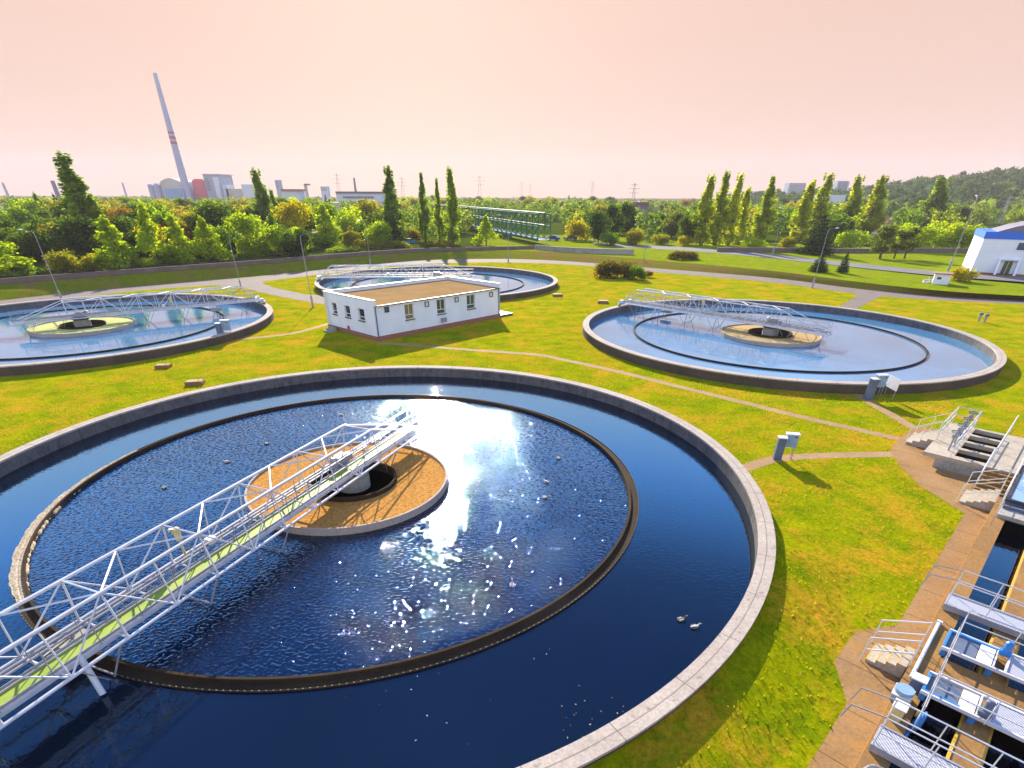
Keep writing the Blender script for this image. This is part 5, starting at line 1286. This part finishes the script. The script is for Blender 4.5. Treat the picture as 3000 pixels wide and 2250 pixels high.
gangway(21.15, 22.05, 'grated gangway across the long dark channels, upper one'); gangway(12.95, 13.85, 'grated gangway near the bottom right corner')
def machine(t0, t1, label, mirror):
    root = empty('screening_machine', st(.75, t0), RZ, label, 'machine', 'blue framed machines on the channels')
    w = t1-t0; z = ZB+.30
    def bx(m, ta, tb, sa, sb, za, zb): m.box(((ta+tb)/2, -(sa+sb)/2, (za+zb)/2), (tb-ta, sb-sa, zb-za))
    m = MB(); bx(m, 0, .07, 0, 7, z-.06, z+.05); bx(m, w-.07, w, 0, 7, z-.06, z+.05); m.build('side_beam', M['white_paint'], root)
    m = MB(); bx(m, .07, w-.07, 0, .07, z-.08, z+.06); (bx(m, w-.15, w-.07, .07, 1.3, z-.08, z+.06) if mirror else bx(m, .07, .13, .07, .9, z-.08, z+.06)); m.build('blue_frame', M['blue_paint'], root)
    for k in (.02, 1.2, 2.6):
        m = MB(); bx(m, .05, w-.05, k, k+.15, ZB-.01, z-.12); m.build('support', M['blue_paint'], root)
    m = MB(); bx(m, .14, w-.16, .08, .84, z-.03, z); m.build('grey_cover', M['grey_paint'], root)
    m = MB(); bx(m, .08, w-.16, .86, 1.24, z, z+.04); m.build('cream_cover', M['cream'], root)
    m = MB(); bx(m, .08, w-.08, 1.64, 7, z-.02, z+.02); m.build('mesh_cover', M['grating'], root)
    m = MB()
    x, y = (w*.82, -1.44) if mirror else (w*.25, -1.44)
    m.box((x, y, z+.1), (.26, .3, .12)); m.tube((x, y, z+.12), (x+.1, y, z+.4), .11, n=14); m.tube((x+.1, y, z+.4), (x+.12, y, z+.46), .12, .08, n=14)
    m.build('motor', M['blue_paint'] if mirror else M['grey_paint'], root)
    m = MB(); bx(m, .08, w-.08, 1.27, 1.31, z-.05, z+.06); bx(m, .08, w-.08, 1.57, 1.62, z-.05, z+.06); m.build('hatch_frame', M['white_paint'], root)
    rail_run(root, [(w+.05 if mirror else -.05, -.2, ZB+.25), (w+.05 if mirror else -.05, -6.8, ZB+.25)], .95, .018, sp=1.3)
machine(18.4, 19.6, 'blue framed screening machine with a blue motor', True); machine(15.85, 16.95, 'blue framed screening machine with a grey motor, nearer the corner', False)
# small boxes on the coping
def box_thing(name, t, s, dims, mat, label, cat, lid=None, z=ZB):
    r = empty(name, st(s, t, z), RZ, label, cat); MB().box((0, 0, dims[2]/2), dims).build('case', mat, r)
    MB().box((0, 0, dims[2]+.02), (dims[0]+.05, dims[1]+.05, .04)).build('lid', lid or mat, r)
    for x in (-.3, .3): MB().box((x*dims[0], 0, .0), (.05, dims[1]*.8, .04)).build('foot', M['dark_metal'], r)
    return r
box_thing('terminal_box', 16.35, .62, (.30, .34, .35), M['grey_paint'], 'pale grey terminal box on the coping left of the motor', 'box', M['white_paint'])
b = box_thing('pump_housing', 15.5, .42, (.5, .44, .25), M['blue_box'], 'rounded grey pump housing on the coping near the corner', 'pump', M['white_paint']); MB().tube((0, 0, .2), (0, 0, .42), .24, n=18).build('drum', M['blue_box'], b)
box_thing('switch_cabinet', 14.7, .5, (.36, .3, .42), M['valve'], 'cream switch cabinet on the coping behind the lower gangway rail', 'cabinet', M['white_paint'])
r = empty('hose_coil', st(.98, 15.1, .4), RZ, 'blue hose and valve cluster hanging in the dark channel', 'hose')
m = MB()
for q in range(3):
    k = 18
    for i in range(k): a0, a1 = 6.283*i/k, 6.283*(i+1)/k; m.tube((.26*math.cos(a0)-.1*q, .05*q-.1, .18+.26*math.sin(a0)), (.26*math.cos(a1)-.1*q, .05*q-.1, .18+.26*math.sin(a1)), .04, n=6)
m.build('hose', M['blue_paint'], r); m = MB(); m.tube((.1, .0, .1), (-.9, .12, -.3), .06, n=8); m.build('pipe', M['blue_paint'], r); MB().tube((.05, -.1, .3), (.05, .1, .3), .1, n=10).build('valve', M['yellow'], r)
r = empty('guard_frame', st(.35, 12.0, ZB), RZ, 'bent tube guard rail at the bottom right corner', 'guard rail')
MB().path([(-1.6, -.05, .1), (-.6, -.05, .85), (-.5, -.12, .95), (-.42, -.2, .95), (-.05, -1.6, .95), (.1, -1.75, .9)], .035, 8).build('tube', M['galv'], r); MB().path([(-.05, -1.7, .95), (.5, -1.75, 1.1), (.6, -1.85, 1.1), (.65, -2.3, 1.0)], .035, 8).build('tube', M['galv'], r)
# covered tank at the right edge
def cover():
    r = empty('covered_tank', st(.55, 31.9), RZ, 'pale blue grey covered tank with dark edge at the right edge of the picture', 'tank')
    def bx(m, ta, tb, sa, sb, za, zb): m.box(((ta+tb)/2, -(sa+sb)/2, (za+zb)/2), (tb-ta, sb-sa, zb-za))
    m = MB(); bx(m, 0, 5.2, 0, 6, -.02, 1.0); m.build('side_wall', M['grey_paint'], r)
    m = MB()
    for k in range(3): bx(m, .1+1.68*k, 1.72+1.68*k, .12, 6, 1.0, 1.07)
    m.build('cover_plate', M['blue_box'], r)
    m = MB(); bx(m, -.05, 5.25, -.04, .1, .97, 1.1); bx(m, -.06, .09, .1, 6, .97, 1.1); m.build('edge_trim', M['dark_metal'], r)
    m = MB(); bx(m, -1.3, -.1, -.05, 6, ZB, ZB+.18); m.build('ledge', M['conc'], r); m = MB(); bx(m, -.5, -.35, .0, 6, ZB+.18, ZB+.32); m.build('trunking', M['grey_paint'], r)
    rail_run(r, [(.3, .12, ZB), (5.0, .12, ZB)], .95, .024, sp=1.4)
cover()
